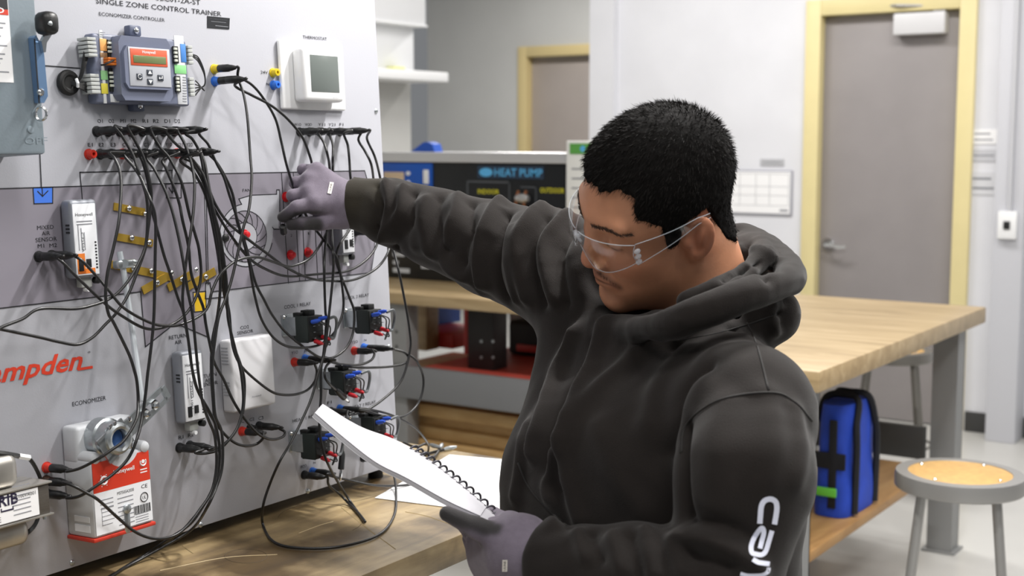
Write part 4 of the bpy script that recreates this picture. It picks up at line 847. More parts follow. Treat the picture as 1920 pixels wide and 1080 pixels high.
def cord(label, s, pts, e, hm=.05, r=.0022, bench=0):
    lev = []
    for k in (s, e):
        if isinstance(k, str): lev.append(STACK.get(k, 0)); STACK[k] = STACK.get(k, 0)+1
        else: lev.append(0)
    P3 = []; n = len(pts)
    for i, q in enumerate(pts):
        t = i/(n-1)
        if len(q) == 3 and q[2] == 'b': P3.append(atZ(q[0], q[1], NBZ+.0035)); continue
        if len(q) == 3: h = q[2]
        else:
            g = min(1, t/.22) if isinstance(s, str) else 1
            k = min(1, (1-t)/.22) if isinstance(e, str) else 1
            h = .040+(hm-.040)*min(g, k)
        w_3 = PX(q[0], q[1], h); P3.append(w_3 if w_3[2] > NBZ+.0035 else atZ(q[0], q[1], NBZ+.0035))
    def tip(k, l, other):
        j = JACKS[k]; a = j+PNn*(.011+.0165*l); d = unit(PNn*1.0+unit(other-j)*.10+PU*.12); return a, d
    th_ = None
    base = P3[0]
    pl = []
    if isinstance(s, str): a, d = tip(s, lev[0], P3[0]); pl.append((a, d)); P3 = [a+d*.031, a+d*.038]+P3
    if isinstance(e, str): a, d = tip(e, lev[1], P3[-1]); pl.append((a, d)); P3 = P3+[a+d*.038, a+d*.031]
    if not isinstance(s, str) and s is not None: pl.append(s)
    if not isinstance(e, str) and e is not None: pl.append(e)
    t = thing('patch_cord', label, 'patch cord', P3[0], GRP)
    MB().use(CORD).tube(spline(P3, 7), r, 8).build('cord', parent=t, smooth=180)
    for (a, d) in pl:
        place('plug', PLUGM, a, t, rot=Vector((0, 0, 1)).rotation_difference(Vector(d)))
    return t
cord('black cord from the first upper jack that leaves the picture low at the left', 'O1', [(215, 236), (222, 245), (238, 270), (251, 295), (259, 320), (268, 345), (275, 372), (277, 408), (273, 460), (260, 493), (243, 523), (223, 547), (202, 562), (175, 572), (140, 579), (75, 579), (42, 598), (0, 615), (-40, 640)], None, .062)
cord('black cord from the third upper jack sweeping below the brass strips to the left edge', 'M1', [(240, 236), (255, 267), (267, 290), (275, 313), (281, 342), (284, 367), (282, 393), (277, 433), (272, 467), (257, 510), (240, 553), (218, 587), (198, 608), (173, 633), (145, 646), (110, 641), (72, 632), (0, 617), (-30, 610)], None, .054)
cord('black cord from the second lower jack down to the red jack beside the transformer', 'E2', [(206, 286), (214, 296), (223, 315), (227, 342), (226, 377), (222, 420), (212, 467), (202, 510), (198, 553), (203, 587), (212, 603), (227, 633), (243, 667), (252, 695), (257, 718), (259, 755), (255, 788, .098), (233, 825, .100), (210, 843, .098), (185, 860, .088), (150, 878, .066), (125, 884, .05)], 'eR', .085)
cord('black cord that hangs straight past the damper rod to the lowest transformer jack', 'E3', [(233, 290), (250, 312), (263, 332), (273, 355), (282, 375), (290, 400), (292, 430), (291, 477), (290, 540), (288, 603), (283, 653), (277, 700), (273, 738), (267, 780), (257, 822, .100), (240, 860, .096), (213, 888, .090), (182, 910, .084), (150, 930, .07), (125, 934, .05)], 'eK', .09)
cord('black cord from the middle transformer jack running down over the actuator', 'eY', [(118, 904, .052), (138, 911, .070), (162, 924, .080), (185, 938, .086), (220, 970), (255, 998), (290, 1010), (325, 1005), (352, 985), (375, 955), (395, 925), (404, 890), (406, 855), (402, 815), (392, 790), (380, 755), (372, 700), (366, 640), (361, 590), (352, 545), (345, 500), (337, 455), (325, 403), (312, 363), (300, 337), (288, 315), (275, 295)], 'C2', .088)
cord('black cord curling round to the red jack below the white wall sensor', 'C1', [(262, 290), (268, 305), (277, 340), (285, 393), (295, 432), (307, 477), (317, 507), (333, 557), (343, 583), (348, 610), (355, 650), (360, 690), (367, 723), (382, 755), (400, 787), (420, 813), (440, 830), (460, 836), (480, 833), (493, 822, .055), (494, 812, .05)], 'cC1', .052)
cord('black cord looping in a small ring at the jacks below the white sensor', 'Y11', [(306, 300), (310, 313), (318, 332), (327, 353), (337, 385), (342, 412), (353, 460), (358, 510), (367, 540), (375, 560), (382, 580), (386, 608), (393, 643), (402, 680), (420, 713), (435, 747), (453, 777), (477, 807), (495, 820), (513, 824), (530, 819), (534, 810), (523, 803)], 'cC3', .060)
cord('black cord from the fifth upper jack hooked round to the left mixed air jack', 'R1', [(283, 240), (298, 273), (315, 293), (327, 313), (337, 333), (345, 358), (355, 402), (366, 440), (373, 467), (377, 510), (373, 540), (363, 567), (347, 590), (323, 608), (290, 617), (265, 613), (233, 595), (198, 570), (150, 525), (120, 494), (108, 483)], 'mM1', .066)
cord('black cord from behind the raised hand draped across to the right mixed air jack', None, [(628, 415, .03), (615, 432, .04), (600, 460, .05), (580, 485), (555, 497), (537, 499), (510, 490), (480, 482), (445, 488), (415, 512), (398, 545), (390, 575), (373, 593), (340, 608), (315, 611), (282, 605), (233, 578), (202, 542), (185, 522), (155, 490), (140, 480)], 'mM2', .072)
cord('black cord from the sixth upper jack dropping beside the fan drawing to the bench', 'R2', [(310, 243), (327, 267), (353, 290), (373, 315), (383, 333), (390, 358), (400, 410), (408, 453), (411, 493), (413, 540), (408, 590), (398, 640), (396, 700), (400, 760), (404, 800), (411, 835), (410, 872), (400, 912), (382, 947), (357, 982), (320, 1008, .03), (270, 1042, 'b'), (205, 1082, 'b'), (150, 1120, 'b')], None, .058)
cord('black cord from the seventh upper jack hanging mid bundle down to the bench', 'D1', [(333, 243), (345, 267), (355, 293), (362, 320), (365, 350), (362, 402), (355, 453), (348, 500), (343, 545), (343, 575), (348, 605), (353, 637), (357, 670), (362, 700), (372, 735), (392, 770), (405, 800), (412, 840), (411, 875), (404, 905), (388, 938), (362, 972), (335, 1000, .03), (290, 1030, 'b'), (230, 1066, 'b'), (190, 1095, 'b')], None, .078)
cord('black cord from the eighth upper jack curving back to the right return air jack', 'D2', [(348, 250), (360, 260), (372, 280), (378, 300), (382, 323), (388, 350), (397, 385), (406, 430), (413, 470), (420, 520), (423, 553), (430, 587), (435, 637), (450, 680), (458, 710), (458, 750), (454, 780), (443, 807), (427, 827), (407, 840), (390, 843, .05)], 'rR2', .050)
cord('black cord from the last lower jack ending at the left return air jack', 'Y2O', [(377, 280), (385, 310), (392, 350), (402, 400), (414, 450), (424, 520), (426, 560), (428, 600), (440, 650), (452, 700), (456, 755), (447, 797), (430, 824), (410, 843), (385, 850), (366, 849, .05)], 'rR1', .066)
cord('black cord from the yellow supply jack falling past the fan drawing', '24Va', [(446, 144), (457, 178), (464, 222), (469, 290), (472, 335), (467, 391), (457, 424), (446, 474), (434, 525), (423, 560), (410, 595), (402, 647), (398, 690), (400, 735), (404, 780), (415, 807), (418, 845), (416, 880), (407, 910), (390, 948), (365, 987, .04), (330, 1012, .02), (250, 1056, 'b'), (185, 1092, 'b')], None, .094)
cord('black cord from the blue supply jack looping under the first cool relay', 'Na', [(447, 145), (471, 158), (493, 183), (516, 222), (527, 264), (535, 300), (541, 322, .04), (552, 355, .03), (572, 400, .03), (590, 428, .035), (628, 478), (637, 507), (643, 550), (644, 575), (640, 595), (628, 622), (607, 642), (587, 650), (557, 652), (533, 647), (510, 630), (490, 598), (479, 560), (473, 530), (467, 493), (457, 455), (443, 405), (430, 365), (420, 333), (408, 310), (400, 293), (390, 270), (373, 250)], 'D2', .060)
cord('black cord from the blue supply jack reaching up into the gloved right hand', 'Na', [(440, 160), (471, 178), (507, 197), (538, 222), (566, 256), (580, 290), (585, 312, .035), (584, 345, .03), (570, 392, .03), (552, 418, .035), (545, 424, .04)], None, .048)
cord('long black cord looping out onto the wooden bench in front of the panel', 'tW1O', [(596, 248), (607, 267), (614, 290), (618, 315, .03), (621, 370, .03), (622, 430, .04), (624, 467), (625, 508), (618, 580), (612, 635), (607, 667), (597, 698), (586, 740), (573, 773), (547, 827), (524, 866), (505, 910, .06), (493, 950, .05), (493, 984, 'b'), (512, 1015, 'b'), (555, 1027, 'b'), (637, 1025, 'b'), (709, 1003, 'b'), (738, 969, 'b'), (743, 930, .04), (738, 890, .05), (722, 865, .05)], 'Hk', .085)
cord('black cord that comes down to a sharp bend resting on the bench', 'tW2O', [(618, 250), (624, 272), (624, 300), (624, 318, .03), (620, 380, .03), (613, 433, .04), (608, 493), (610, 580), (612, 600), (607, 660), (602, 693), (602, 740), (600, 770), (599, 803), (604, 837), (615, 870), (639, 913, .05), (660, 945, .04), (681, 974, 'b'), (684, 977, 'b'), (672, 962, 'b'), (655, 945, .03), (639, 929, .04), (617, 910, .045)], 'W2k', .070)
cord('black cord from the fourth thermostat jack draped low toward the upper left bundle', 'tY21', [(645, 250), (652, 272), (655, 300), (657, 330, .03), (663, 390, .03), (658, 425, .035), (637, 458), (630, 483), (638, 513), (656, 560), (664, 585), (662, 623), (652, 648), (635, 665), (615, 672), (590, 665), (540, 627), (512, 593), (495, 562), (478, 527), (460, 458), (445, 417), (437, 367), (423, 333), (405, 303), (390, 286)], 'Y2O', .052)
cord('black cord hanging behind the sleeve down the right edge of the panel', 'tF1', [(672, 262), (684, 283), (696, 308), (702, 345, .03), (715, 400, .03), (735, 460, .04), (748, 510), (760, 570), (768, 620), (769, 656), (752, 714), (714, 752), (680, 772), (655, 778, .05)], 'F1k', .060)
cord('black cord crossing the lower fan drawing in one wide shallow arc', 'tF1', [(688, 260), (702, 292), (711, 325, .03), (722, 380, .028), (730, 435, .03), (729, 469), (707, 502), (665, 524), (624, 527), (582, 522), (538, 502), (499, 474), (463, 447), (429, 419), (405, 385), (388, 345), (372, 312), (355, 297)], 'Y21', .056)
cord('black cord from the jack beneath the cuff arcing left under the pilot lamps', 'dD', [(704, 440), (707, 458), (688, 486), (652, 508), (596, 514), (540, 518), (499, 505), (466, 483), (432, 440), (408, 402), (392, 370), (378, 335), (360, 305), (345, 296)], 'Y1O', .048)
cord('black cord from the orange red relay jack swinging left below the white sensor', 'Y1r', [(590, 682, .045), (594, 695), (592, 712), (578, 730), (557, 739), (530, 740), (507, 733), (473, 707), (450, 683), (438, 655), (432, 620), (427, 585), (420, 550), (412, 500), (404, 450), (394, 400), (383, 360), (362, 322), (338, 300)], 'Y1O', .044)
cord('short black cord arching between the two relay jacks below the cool relays', 'Y1b', [(612, 676, .05), (640, 683), (673, 684), (695, 676), (702, 664), (697, 656, .045)], 'Y2r', .055)
cord('black cord from the middle blue jack running right past the panel edge and back', 'Y1b', [(615, 674, .055), (657, 688), (707, 689), (748, 685), (765, 676), (762, 664), (748, 657, .05), (730, 655, .05)], 'Y2b', .055)
cord('black cord bowing out in the air to the right of the panel edge', 'Y2b', [(740, 656, .06), (760, 662), (780, 676), (793, 704), (792, 735), (780, 762), (755, 781), (720, 780), (690, 772, .055)], 'F1b', .060)
cord('black cord leading from the lower blue jack to the heap of leads on the bench', 'F1b', [(672, 767, .06), (690, 767, .06), (733, 778, .06), (775, 800, .06), (800, 828, .04), (803, 845, 'b'), (795, 853, 'b'), (775, 850, 'b')], None, .06)
cord('black cord running level from the bottom blue jack to beneath the notebook', 'W2b', [(613, 890, .05), (647, 899, .05), (695, 909, .06), (740, 911, .06), (775, 907, .05), (800, 899, .03)], None, .055)
def free_plug(x0, y0, x1, y1, h):
    a = PX(x1, y1, h); c = PX(x0, y0, h); return a, unit(c-a)
def loose(label, pts, hx):
    P3 = [PX(*q) for q in pts]; a = P3[-1]; d = unit(P3[-1]-P3[-2])
    t = thing('patch_cord', label, 'patch cord', P3[0], GRP)
    MB().use(CORD).tube(spline(P3, 7), .0022, 8).build('cord', parent=t, smooth=180)
    MB().use(PLUG).lathe(a-d*.004, d, [(0, .003), (.006, .005), (.03, .0056), (.031, .0046)], 12).build('plug', parent=t)
    MB().use(CHROME).lathe(a+d*.026, d, [(0, .0018), (.004, .0024), (.012, .0026), (.018, .0018), (.02, .0008)], 10).build('pin', parent=t)
loose('loose black cord whose bare plug points down beside the middle relay', [(622, 676, .05), (611, 688, .06), (609, 705, .065), (616, 718, .065), (632, 733, .06)], 0)
loose('loose black cord with a bare plug hanging beside the first heat relay', [(652, 770, .055), (648, 790, .06), (645, 815, .065), (643, 838, .06), (642, 850, .06)], 0)
# heap of leads with clips behind the notebook
for i, (pts, lab) in enumerate((([(752, 836, 'b'), (775, 848, 'b'), (800, 850, 'b'), (822, 845, 'b'), (836, 842, 'b')], 'straight lead with a clip end in the heap on the bench'),
                               ([(748, 846, 'b'), (768, 858, 'b'), (796, 862, 'b'), (815, 855, 'b'), (826, 838, 'b')], 'curved lead with a clip end nearest the papers'),
                               ([(756, 830, 'b'), (780, 838, 'b'), (798, 832, 'b'), (810, 835, 'b')], 'short lead with a clip end at the back of the heap'))):
    P3 = [atZ(x, y, NBZ+.004+.005*i) for x, y, _ in pts]
    t = thing('clip_lead', lab, 'lead', P3[0], 'leads heaped on the bench')
    MB().use(CORD).tube(spline(P3, 6), .0026, 7).build('cord', parent=t, smooth=180)
    d = unit(P3[-1]-P3[-2]); a = P3[-1]
    MB().use(ZINC).lathe(a-d*.006, d, [(0, .003), (.008, .0048), (.02, .0045), (.034, .002)], 8).build('clip', parent=t)
# =================================================================== the man
def c2w(v): v = np.asarray(v, float); c, s = math.cos(YAW), math.sin(YAW); return np.array([v[0]*c-v[1]*s, v[0]*s+v[1]*c, v[2]])
def smin(a, b, k): h = np.clip(.5+.5*(b-a)/k, 0, 1); return b*(1-h)+a*h-k*h*(1-h)
def smax(a, b, k): return -smin(-a, -b, k)
def s_cap(G, a, b, ra, rb):
    a = np.asarray(a, np.float32); b = np.asarray(b, np.float32); d = b-a; t = np.clip(((G[0]-a[0])*d[0]+(G[1]-a[1])*d[1]+(G[2]-a[2])*d[2])/(d@d+1e-9), 0, 1)
    return np.sqrt((G[0]-a[0]-t*d[0])**2+(G[1]-a[1]-t*d[1])**2+(G[2]-a[2]-t*d[2])**2)-(ra+(rb-ra)*t)
def s_ell(G, c, r, ax=None):
    p = [G[i]-np.float32(c[i]) for i in range(3)]
    if ax is not None: p = [p[0]*np.float32(A[0])+p[1]*np.float32(A[1])+p[2]*np.float32(A[2]) for A in ax]
    k0 = np.sqrt((p[0]/r[0])**2+(p[1]/r[1])**2+(p[2]/r[2])**2); k1 = np.sqrt((p[0]/r[0]**2)**2+(p[1]/r[1]**2)**2+(p[2]/r[2]**2)**2)
    return k0*(k0-1)/(k1+1e-6)
def s_ecap(G, a, b, ra, rb, side, fr):                      # capsule with an elliptic section: ra, rb = (half width, half depth)
    a = np.asarray(a, np.float32); b = np.asarray(b, np.float32); d = b-a; t = np.clip(((G[0]-a[0])*d[0]+(G[1]-a[1])*d[1]+(G[2]-a[2])*d[2])/(d@d), 0, 1)
    p = [G[i]-a[i]-t*d[i] for i in range(3)]; w = ra[0]+(rb[0]-ra[0])*t; e = ra[1]+(rb[1]-ra[1])*t
    s = p[0]*side[0]+p[1]*side[1]+p[2]*side[2]; f = p[0]*fr[0]+p[1]*fr[1]+p[2]*fr[2]; u = np.cross(side, fr); z = p[0]*u[0]+p[1]*u[1]+p[2]*u[2]
    return np.sqrt((s*e/w)**2+f**2+z**2)-e
def grid(lo, hi, res):
    ax = [np.arange(lo[i], hi[i]+res, res, dtype=np.float32) for i in range(3)]
    return np.meshgrid(*ax, indexing='ij'), np.array(lo, float)
def nets(D, lo, res):
    S = D < 0; nx, ny, nz = D.shape
    acc = np.zeros((nx-1, ny-1, nz-1, 3), np.float32); cnt = np.zeros((nx-1, ny-1, nz-1), np.float32)
    cs = [(0, 0, 0), (1, 0, 0), (0, 1, 0), (1, 1, 0), (0, 0, 1), (1, 0, 1), (0, 1, 1), (1, 1, 1)]
    sl = lambda c: tuple(slice(c[i], D.shape[i]-1+c[i]) for i in range(3))
    for i in range(8):
        for j in range(i+1, 8):
            df = [cs[j][k]-cs[i][k] for k in range(3)]
            if sum(abs(x) for x in df) != 1: continue
            A, B = D[sl(cs[i])], D[sl(cs[j])]; m = S[sl(cs[i])] != S[sl(cs[j])]
            t = np.where(m, A/(A-B+1e-12), 0)
            for k in range(3): acc[..., k] += np.where(m, cs[i][k]+df[k]*t, 0)
            cnt += m
    act = cnt > 0; idx = -np.ones(act.shape, np.int64); idx[act] = np.arange(act.sum()); I = np.argwhere(act)
    V = (I+acc[act]/cnt[act][:, None])*res+lo; Fq = []
    for a in range(3):
        b, c = (a+1) % 3, (a+2) % 3; s0 = [slice(None)]*3; s1 = [slice(None)]*3; s0[a] = slice(0, -1); s1[a] = slice(1, None)
        s0[b] = s1[b] = slice(1, -1); s0[c] = s1[c] = slice(1, -1)
        m = S[tuple(s0)] != S[tuple(s1)]; E = np.argwhere(m); E[:, b] += 1; E[:, c] += 1; ins = S[E[:, 0], E[:, 1], E[:, 2]]
        def cell(db, dc): q = E.copy(); q[:, b] += db; q[:, c] += dc; return idx[q[:, 0], q[:, 1], q[:, 2]]
        Q = np.stack([cell(-1, -1), cell(0, -1), cell(0, 0), cell(-1, 0)], 1); Q[~ins] = Q[~ins][:, ::-1]; Fq.append(Q)
    return V, np.concatenate(Fq)
def normals(V, Fq):
    n = np.cross(V[Fq[:, 2]]-V[Fq[:, 0]], V[Fq[:, 3]]-V[Fq[:, 1]]); N = np.zeros_like(V)
    for k in range(4): np.add.at(N, Fq[:, k], n)
    return N/(np.linalg.norm(N, axis=1)[:, None]+1e-12)
def relax(V, Fq, it=2, w=.5):
    for _ in range(it):
        A = np.zeros_like(V); C = np.zeros(len(V))
        for k in range(4): np.add.at(A, Fq[:, k], V[Fq[:, (k+1) % 4]]+V[Fq[:, (k+3) % 4]]); np.add.at(C, Fq[:, k], 2)
        V = V*(1-w)+w*A/C[:, None]
    return V
def poly_dist(V, pts):
    d = np.full(len(V), 9.0)
    for a, b in zip(pts[:-1], pts[1:]):
        e = b-a; t = np.clip(((V-a)@e)/(e@e+1e-12), 0, 1); d = np.minimum(d, np.linalg.norm(V-a-t[:, None]*e, axis=1))
    return d
def vcol(me, col):
    at = me.color_attributes.new('Col', 'FLOAT_COLOR', 'POINT'); c = np.ones((len(col), 4), np.float32); c[:, :3] = col; at.data.foreach_set('color', c.ravel())
def vmat(name, rough=.5, var=.06, scale=60, bump=.1, bscale=300, sheen=0, sss=0, spec=.5, stretch=None):
    m = mat(name, '#808080', rough, bump=bump, bscale=bscale, sheen=sheen, sss=sss, spec=spec, stretch=stretch); nt = m.node_tree; b = nt.nodes['Principled BSDF']
    at = nt.nodes.new('ShaderNodeAttribute'); at.attribute_name = 'Col'
    tc = nt.nodes.new('ShaderNodeTexCoord'); n = nt.nodes.new('ShaderNodeTexNoise'); n.inputs['Scale'].default_value = scale; n.inputs['Detail'].default_value = 5
    nt.links.new(tc.outputs['Object'], n.inputs['Vector'])
    mr = nt.nodes.new('ShaderNodeMapRange'); mr.inputs[1].default_value = .3; mr.inputs[2].default_value = .7; mr.inputs[3].default_value = 1-var; mr.inputs[4].default_value = 1+var
    nt.links.new(n.outputs[0], mr.inputs[0])
    mx = nt.nodes.new('ShaderNodeMix'); mx.data_type = 'RGBA'; mx.blend_type = 'MULTIPLY'; mx.inputs[0].default_value = 1
    nt.links.new(at.outputs['Color'], mx.inputs[6]); nt.links.new(mr.outputs[0], mx.inputs[7]); nt.links.new(mx.outputs[2], b.inputs['Base Color'])
    return m
def skinmesh(name, V, Fq, m, parent, col=None, **kw):
    o = mk(name, V, Fq, [m], parent, 180, **kw)
    if col is not None: vcol(o.data, col)
    return o

# head frame: columns = forward, left, top
HM = np.array([[-.8830, .4331, -.1808], [-.2516, -.7621, -.5966], [-.3962, -.4813, .7819]])
HMw = np.stack([c2w(HM[:, i]) for i in range(3)], 1); HO = c2w((.19386, 1.74611, 1.41141))
def hw(p): return np.asarray(p) @ HMw.T + HO
def wh(p): return (np.asarray(p)-HO) @ HMw
SIDE = unit(c2w((.66, -.75, 0))); FRONT = unit(c2w((-.75, -.66, 0)))       # his left, his front
hips = P(1222, 1080, 1.73); HX, HYy = hips[0], hips[1]
man = thing('person', 'man in black hoodie, grey gloves and clear safety glasses reaching to the panel', 'person', (HX, HYy, 0))

# ---- head and neck
res = .0026
G, lo = grid((-.15, -.115, -.23), (.145, .115, .15), res)
Gm = [G[0], np.abs(G[1]), G[2]]
D = s_ell(G, (-.003, 0, .045), (.099, .076, .096))
D = smin(D, s_ell(G, (.035, 0, .0), (.062, .062, .085)), .03)
D = smin(D, s_ell(G, (.040, 0, -.071), (.055, .063, .056)), .03)
D = smin(D, s_ell(G, (.034, 0, -.101), (.047, .050, .034)), .025)
D = smin(D, s_ell(Gm, (.014, .048, -.052), (.040, .025, .042)), .025)
D = smin(D, s_ell(G, (.083, 0, -.112), (.019, .028, .019)), .02)
D = smin(D, s_ell(Gm, (.062, .038, -.022), (.03, .025, .026)), .022)
D = smin(D, s_cap(Gm, (.092, .0, .042), (.078, .046, .044), .011, .009), .014)
D = smax(D, -s_ell(Gm, (.108, .034, .018), (.022, .018, .013)), .012)
D = smin(D, s_ell(Gm, (.0775, .033, .016), (.0155, .0175, .0135)), .004)
D = smin(D, s_cap(G, (.096, 0, .022), (.107, 0, -.020), .0085, .0115), .012)
D = smin(D, s_ell(G, (.1085, 0, -.029), (.0125, .0130, .0105)), .008)
D = smin(D, s_ell(Gm, (.100, .0150, -.033), (.0105, .0075, .0080)), .006)
D = smax(D, -s_ell(Gm, (.105, .0075, -.0415), (.0055, .0038, .0035)), .003)
D = smin(D, s_ell(G, (.088, 0, -.062), (.0165, .026, .022)), .012)
D = smin(D, s_cap(Gm, (.1025, 0, -.0585), (.0895, .025, -.0635), .0052, .003), .006)
D = smin(D, s_cap(Gm, (.1005, 0, -.0710), (.0885, .022, -.0655), .0062, .003), .006)
D = smax(D, -s_cap(Gm, (.110, 0, -.0645), (.0955, .028, -.0650), .0022, .0018), .003)
nbw = P(1335, 600, 1.82); nl = wh(nbw)
D = smin(D, s_cap(G, (-.032, 0, -.02), nl, .058, .066), .025)
D = smin(D, s_cap(Gm, (-.02, .052, -.03), (nl[0]+.03, .03, nl[2]), .02, .02), .03)
# ears
ex = [unit((1, .25, 0)), unit((-.25, 1, 0)), np.array([0, 0, 1.0])]; ea = math.radians(14)
e0 = np.array([math.cos(ea), .0, math.sin(ea)]); e2 = np.array([-math.sin(ea), 0, math.cos(ea)]); e1 = np.array([0, 1.0, 0])
tw = unit(e0*.9+e1*-.42); tn = unit(e1*.9+e0*.42); EA = (tw, tn, e2); ec = (-.010, .0835, .003)
E = s_ell(Gm, ec, (.0195, .0075, .034), EA)
E = smin(E, s_ell(Gm, (-.004, .079, -.024), (.010, .007, .012), EA), .006)
E = smax(E, -s_ell(Gm, (np.array(ec)+tn*.007+tw*.002+e2*.004), (.0125, .0055, .024), EA), .004)
E = smin(E, s_ell(Gm, np.array(ec)+tn*.002-tw*.003+e2*.004, (.005, .005, .018), EA), .004)
E = smin(E, s_ell(Gm, (.006, .078, .0), (.006, .006, .008)), .005)
D = smin(D, E, .006)
V, Fq = nets(D, lo, res); V = relax(V, Fq, 1, .5)
base = np.array(lin('#cc9170')); red = np.array(lin('#a8604a')); stub = np.array(lin('#6e4a3a')); dark = np.array(lin('#2a1c18'))
col = np.tile(base, (len(V), 1))
def blend(w, c): 
    global col
    col = col*(1-w[:, None])+c*w[:, None]
mL = np.stack([V[:, 0], np.abs(V[:, 1]), V[:, 2]], 1)
def gauss(c, s): return np.exp(-(((mL-np.array(c))/np.array(s))**2).sum(1))
blend(.55*gauss((.112, .0, -.028), (.03, .02, .016)), red); blend(.5*gauss((.07, .045, -.02), (.03, .02, .02)), red); blend(.6*gauss((-.01, .085, 0), (.03, .02, .035)), red)
blend(.75*np.exp(-(poly_dist(mL, np.array([(.103, 0, -.0585), (.0905, .024, -.064)]))/.006)**2)*(V[:, 0] > .07), np.array(lin('#9b5a4c')))
blend(.75*np.exp(-(poly_dist(mL, np.array([(.101, 0, -.071), (.089, .022, -.066)]))/.006)**2)*(V[:, 0] > .07), np.array(lin('#a5604f')))
blend(.85*np.exp(-(poly_dist(mL, np.array([(.108, 0, -.0645), (.092, .027, -.0655)]))/.002)**2)*(V[:, 0] > .07), dark)
blend(.85*np.exp(-(poly_dist(mL, np.array([(.104, .004, -.0505), (.094, .022, -.054), (.088, .032, -.066)]))/.0055)**2), stub)
blend(.35*gauss((.095, 0, -.086), (.02, .016, .01)), stub)
blend(.8*np.exp(-(poly_dist(mL, np.array([(.0905, .020, .0095), (.0935, .032, .0065), (.083, .048, .010)]))/.0018)**2), dark)
SKIN = vmat('skin', .5, .05, 45, .12, 260, sss=.12, spec=.4)
body = skinmesh('body', hw(V), Fq, SKIN, man, col)
# ---- eyebrows
HAIR = mat('black_hair', '#0c0a09', .75, spec=.12); BROW = mat('brow_hair', '#3d2a20', .7)
HV = V; HT_ = BVHTree.FromPolygons([tuple(p) for p in HV], [list(map(int, q)) for q in Fq])
def strands(name, roots, dirs, length, w, m, parent):
    n = len(roots); L = length[:, None] if hasattr(length, '__len__') else length
    a = roots; c = roots+dirs*L; s = np.cross(dirs, RNG.normal(size=(n, 3))); s /= np.linalg.norm(s, axis=1)[:, None]+1e-9
    mid = (a+c)/2+RNG.normal(size=(n, 3))*.0006
    VV = np.concatenate([a-s*w, a+s*w, mid+s*w*.7, mid-s*w*.7, c]); i = np.arange(n)
    FF = [[x, x+n, x+2*n, x+3*n] for x in range(n)]+[[x+3*n, x+2*n, x+4*n] for x in range(n)]
    return mk(name, hw(VV), FF, [m], parent, 0, kind='stuff')
for sgn in (1, -1):
    R_ = []; Dd = []
    for _ in range(230):
        t = RNG.random(); p = np.array([.105-.035*t**1.6, sgn*(.010+.046*t), .036+.010*math.sin(t*2.4)-.005*t+RNG.normal()*.0019*(1.15-t*.8)])
        hit = HT_.find_nearest(Vector(p)); R_.append(np.array(hit[0])); Dd.append(unit(np.array([-.55*t, sgn*1.0, .35-.6*t])+np.array(hit[1])*.25))
    strands('eyebrow', np.array(R_), np.array(Dd), .006, .00045, BROW, man)
R_ = []; Dd = []
for _ in range(170):
    t = RNG.random(); sg = 1 if RNG.random() < .5 else -1; p = np.array([.106-.016*t**1.5, sg*(.004+.028*t), -.050-.013*t*t+RNG.normal()*.0018])
    hit = HT_.find_nearest(Vector(p)); R_.append(np.array(hit[0])); Dd.append(unit(np.array([0, sg*.5, -1.0])+np.array(hit[1])*.35))
strands('moustache', np.array(R_), np.array(Dd), .003, .00018, BROW, man)
# ---- hair: cap plus short strands
HP = np.array([(.13, .090), (.087, .0925), (.072, .096), (.055, .088), (.060, .07), (.057, .056), (.036, .040), (.031, -.006), (.013, -.006), (.004, .030), (-.028, .038), (-.041, 0), (-.055, -.038), (-.075, -.055), (-.14, -.055), (-.14, .2), (.13, .2)])
def sd_poly(x, y, Q):
    d = np.full(x.shape, 9.0); s = np.ones(x.shape); n = len(Q)
    for i in range(n):
        a, b = Q[i], Q[i-1]; e = b-a; wx, wy = x-a[0], y-a[1]; t = np.clip((wx*e[0]+wy*e[1])/(e@e), 0, 1)
        d = np.minimum(d, (wx-e[0]*t)**2+(wy-e[1]*t)**2); c1 = y >= a[1]; c2 = y < b[1]; c3 = e[0]*wy > e[1]*wx
        s = np.where((c1 & c2 & c3) | (~c1 & ~c2 & ~c3), -s, s)
    return s*np.sqrt(d)
G, lo = grid((-.135, -.105, -.08), (.125, .105, .165), .0026)
C1 = s_ell(G, (-.003, 0, .045), (.099, .076, .096)); C1 = smin(C1, s_ell(G, (.035, 0, .0), (.062, .062, .085)), .03)
C1 = smin(C1, s_cap(G, (-.032, 0, -.02), nl, .058, .066), .025)
thick = .0028+.0062*np.clip((G[2]-.0)/.09, 0, 1)
nz = .0004*np.sin(G[0]*310+3*np.sin(G[1]*120))*np.sin(G[2]*270+2)+.0003*np.sin(G[1]*420+G[0]*200)
reg = sd_poly(G[0][:, 0, :], G[2][:, 0, :], HP)[:, None, :]+.0*G[1]+.002*np.sin(G[1]*190)+.0015*np.sin(G[1]*500)
Dh = smax(smax(C1-thick+nz, reg, .006), -(C1+.004), .002)
V2, F2 = nets(Dh, lo, .0026)
hair = skinmesh('hair', hw(V2), F2, HAIR, man)
N2 = normals(V2, F2); outer = np.where((V2-np.array([-.005, 0, .03])*1)[:, 0]*0+np.einsum('ij,ij->i', N2, V2-np.array([-.005, 0, .03])) > .02)[0]
sel = RNG.choice(outer, 15000); jit = RNG.normal(size=(15000, 3))*.0012; rt = V2[sel]+jit-N2[sel]*.001
fl_ = np.stack([np.full(15000, .55), V2[sel][:, 1]*3, -.35-.6*np.clip((.06-V2[sel][:, 2])/.06, 0, 1)], 1)
fl_ -= N2[sel]*np.einsum('ij,ij->i', fl_, N2[sel])[:, None]
dd = fl_*1.0+N2[sel]*.42+RNG.normal(size=(15000, 3))*.13; dd /= np.linalg.norm(dd, axis=1)[:, None]
ln_ = (.0035+.0045*np.clip(V2[sel][:, 2]/.09, 0, 1))*(.7+.6*RNG.random(15000))
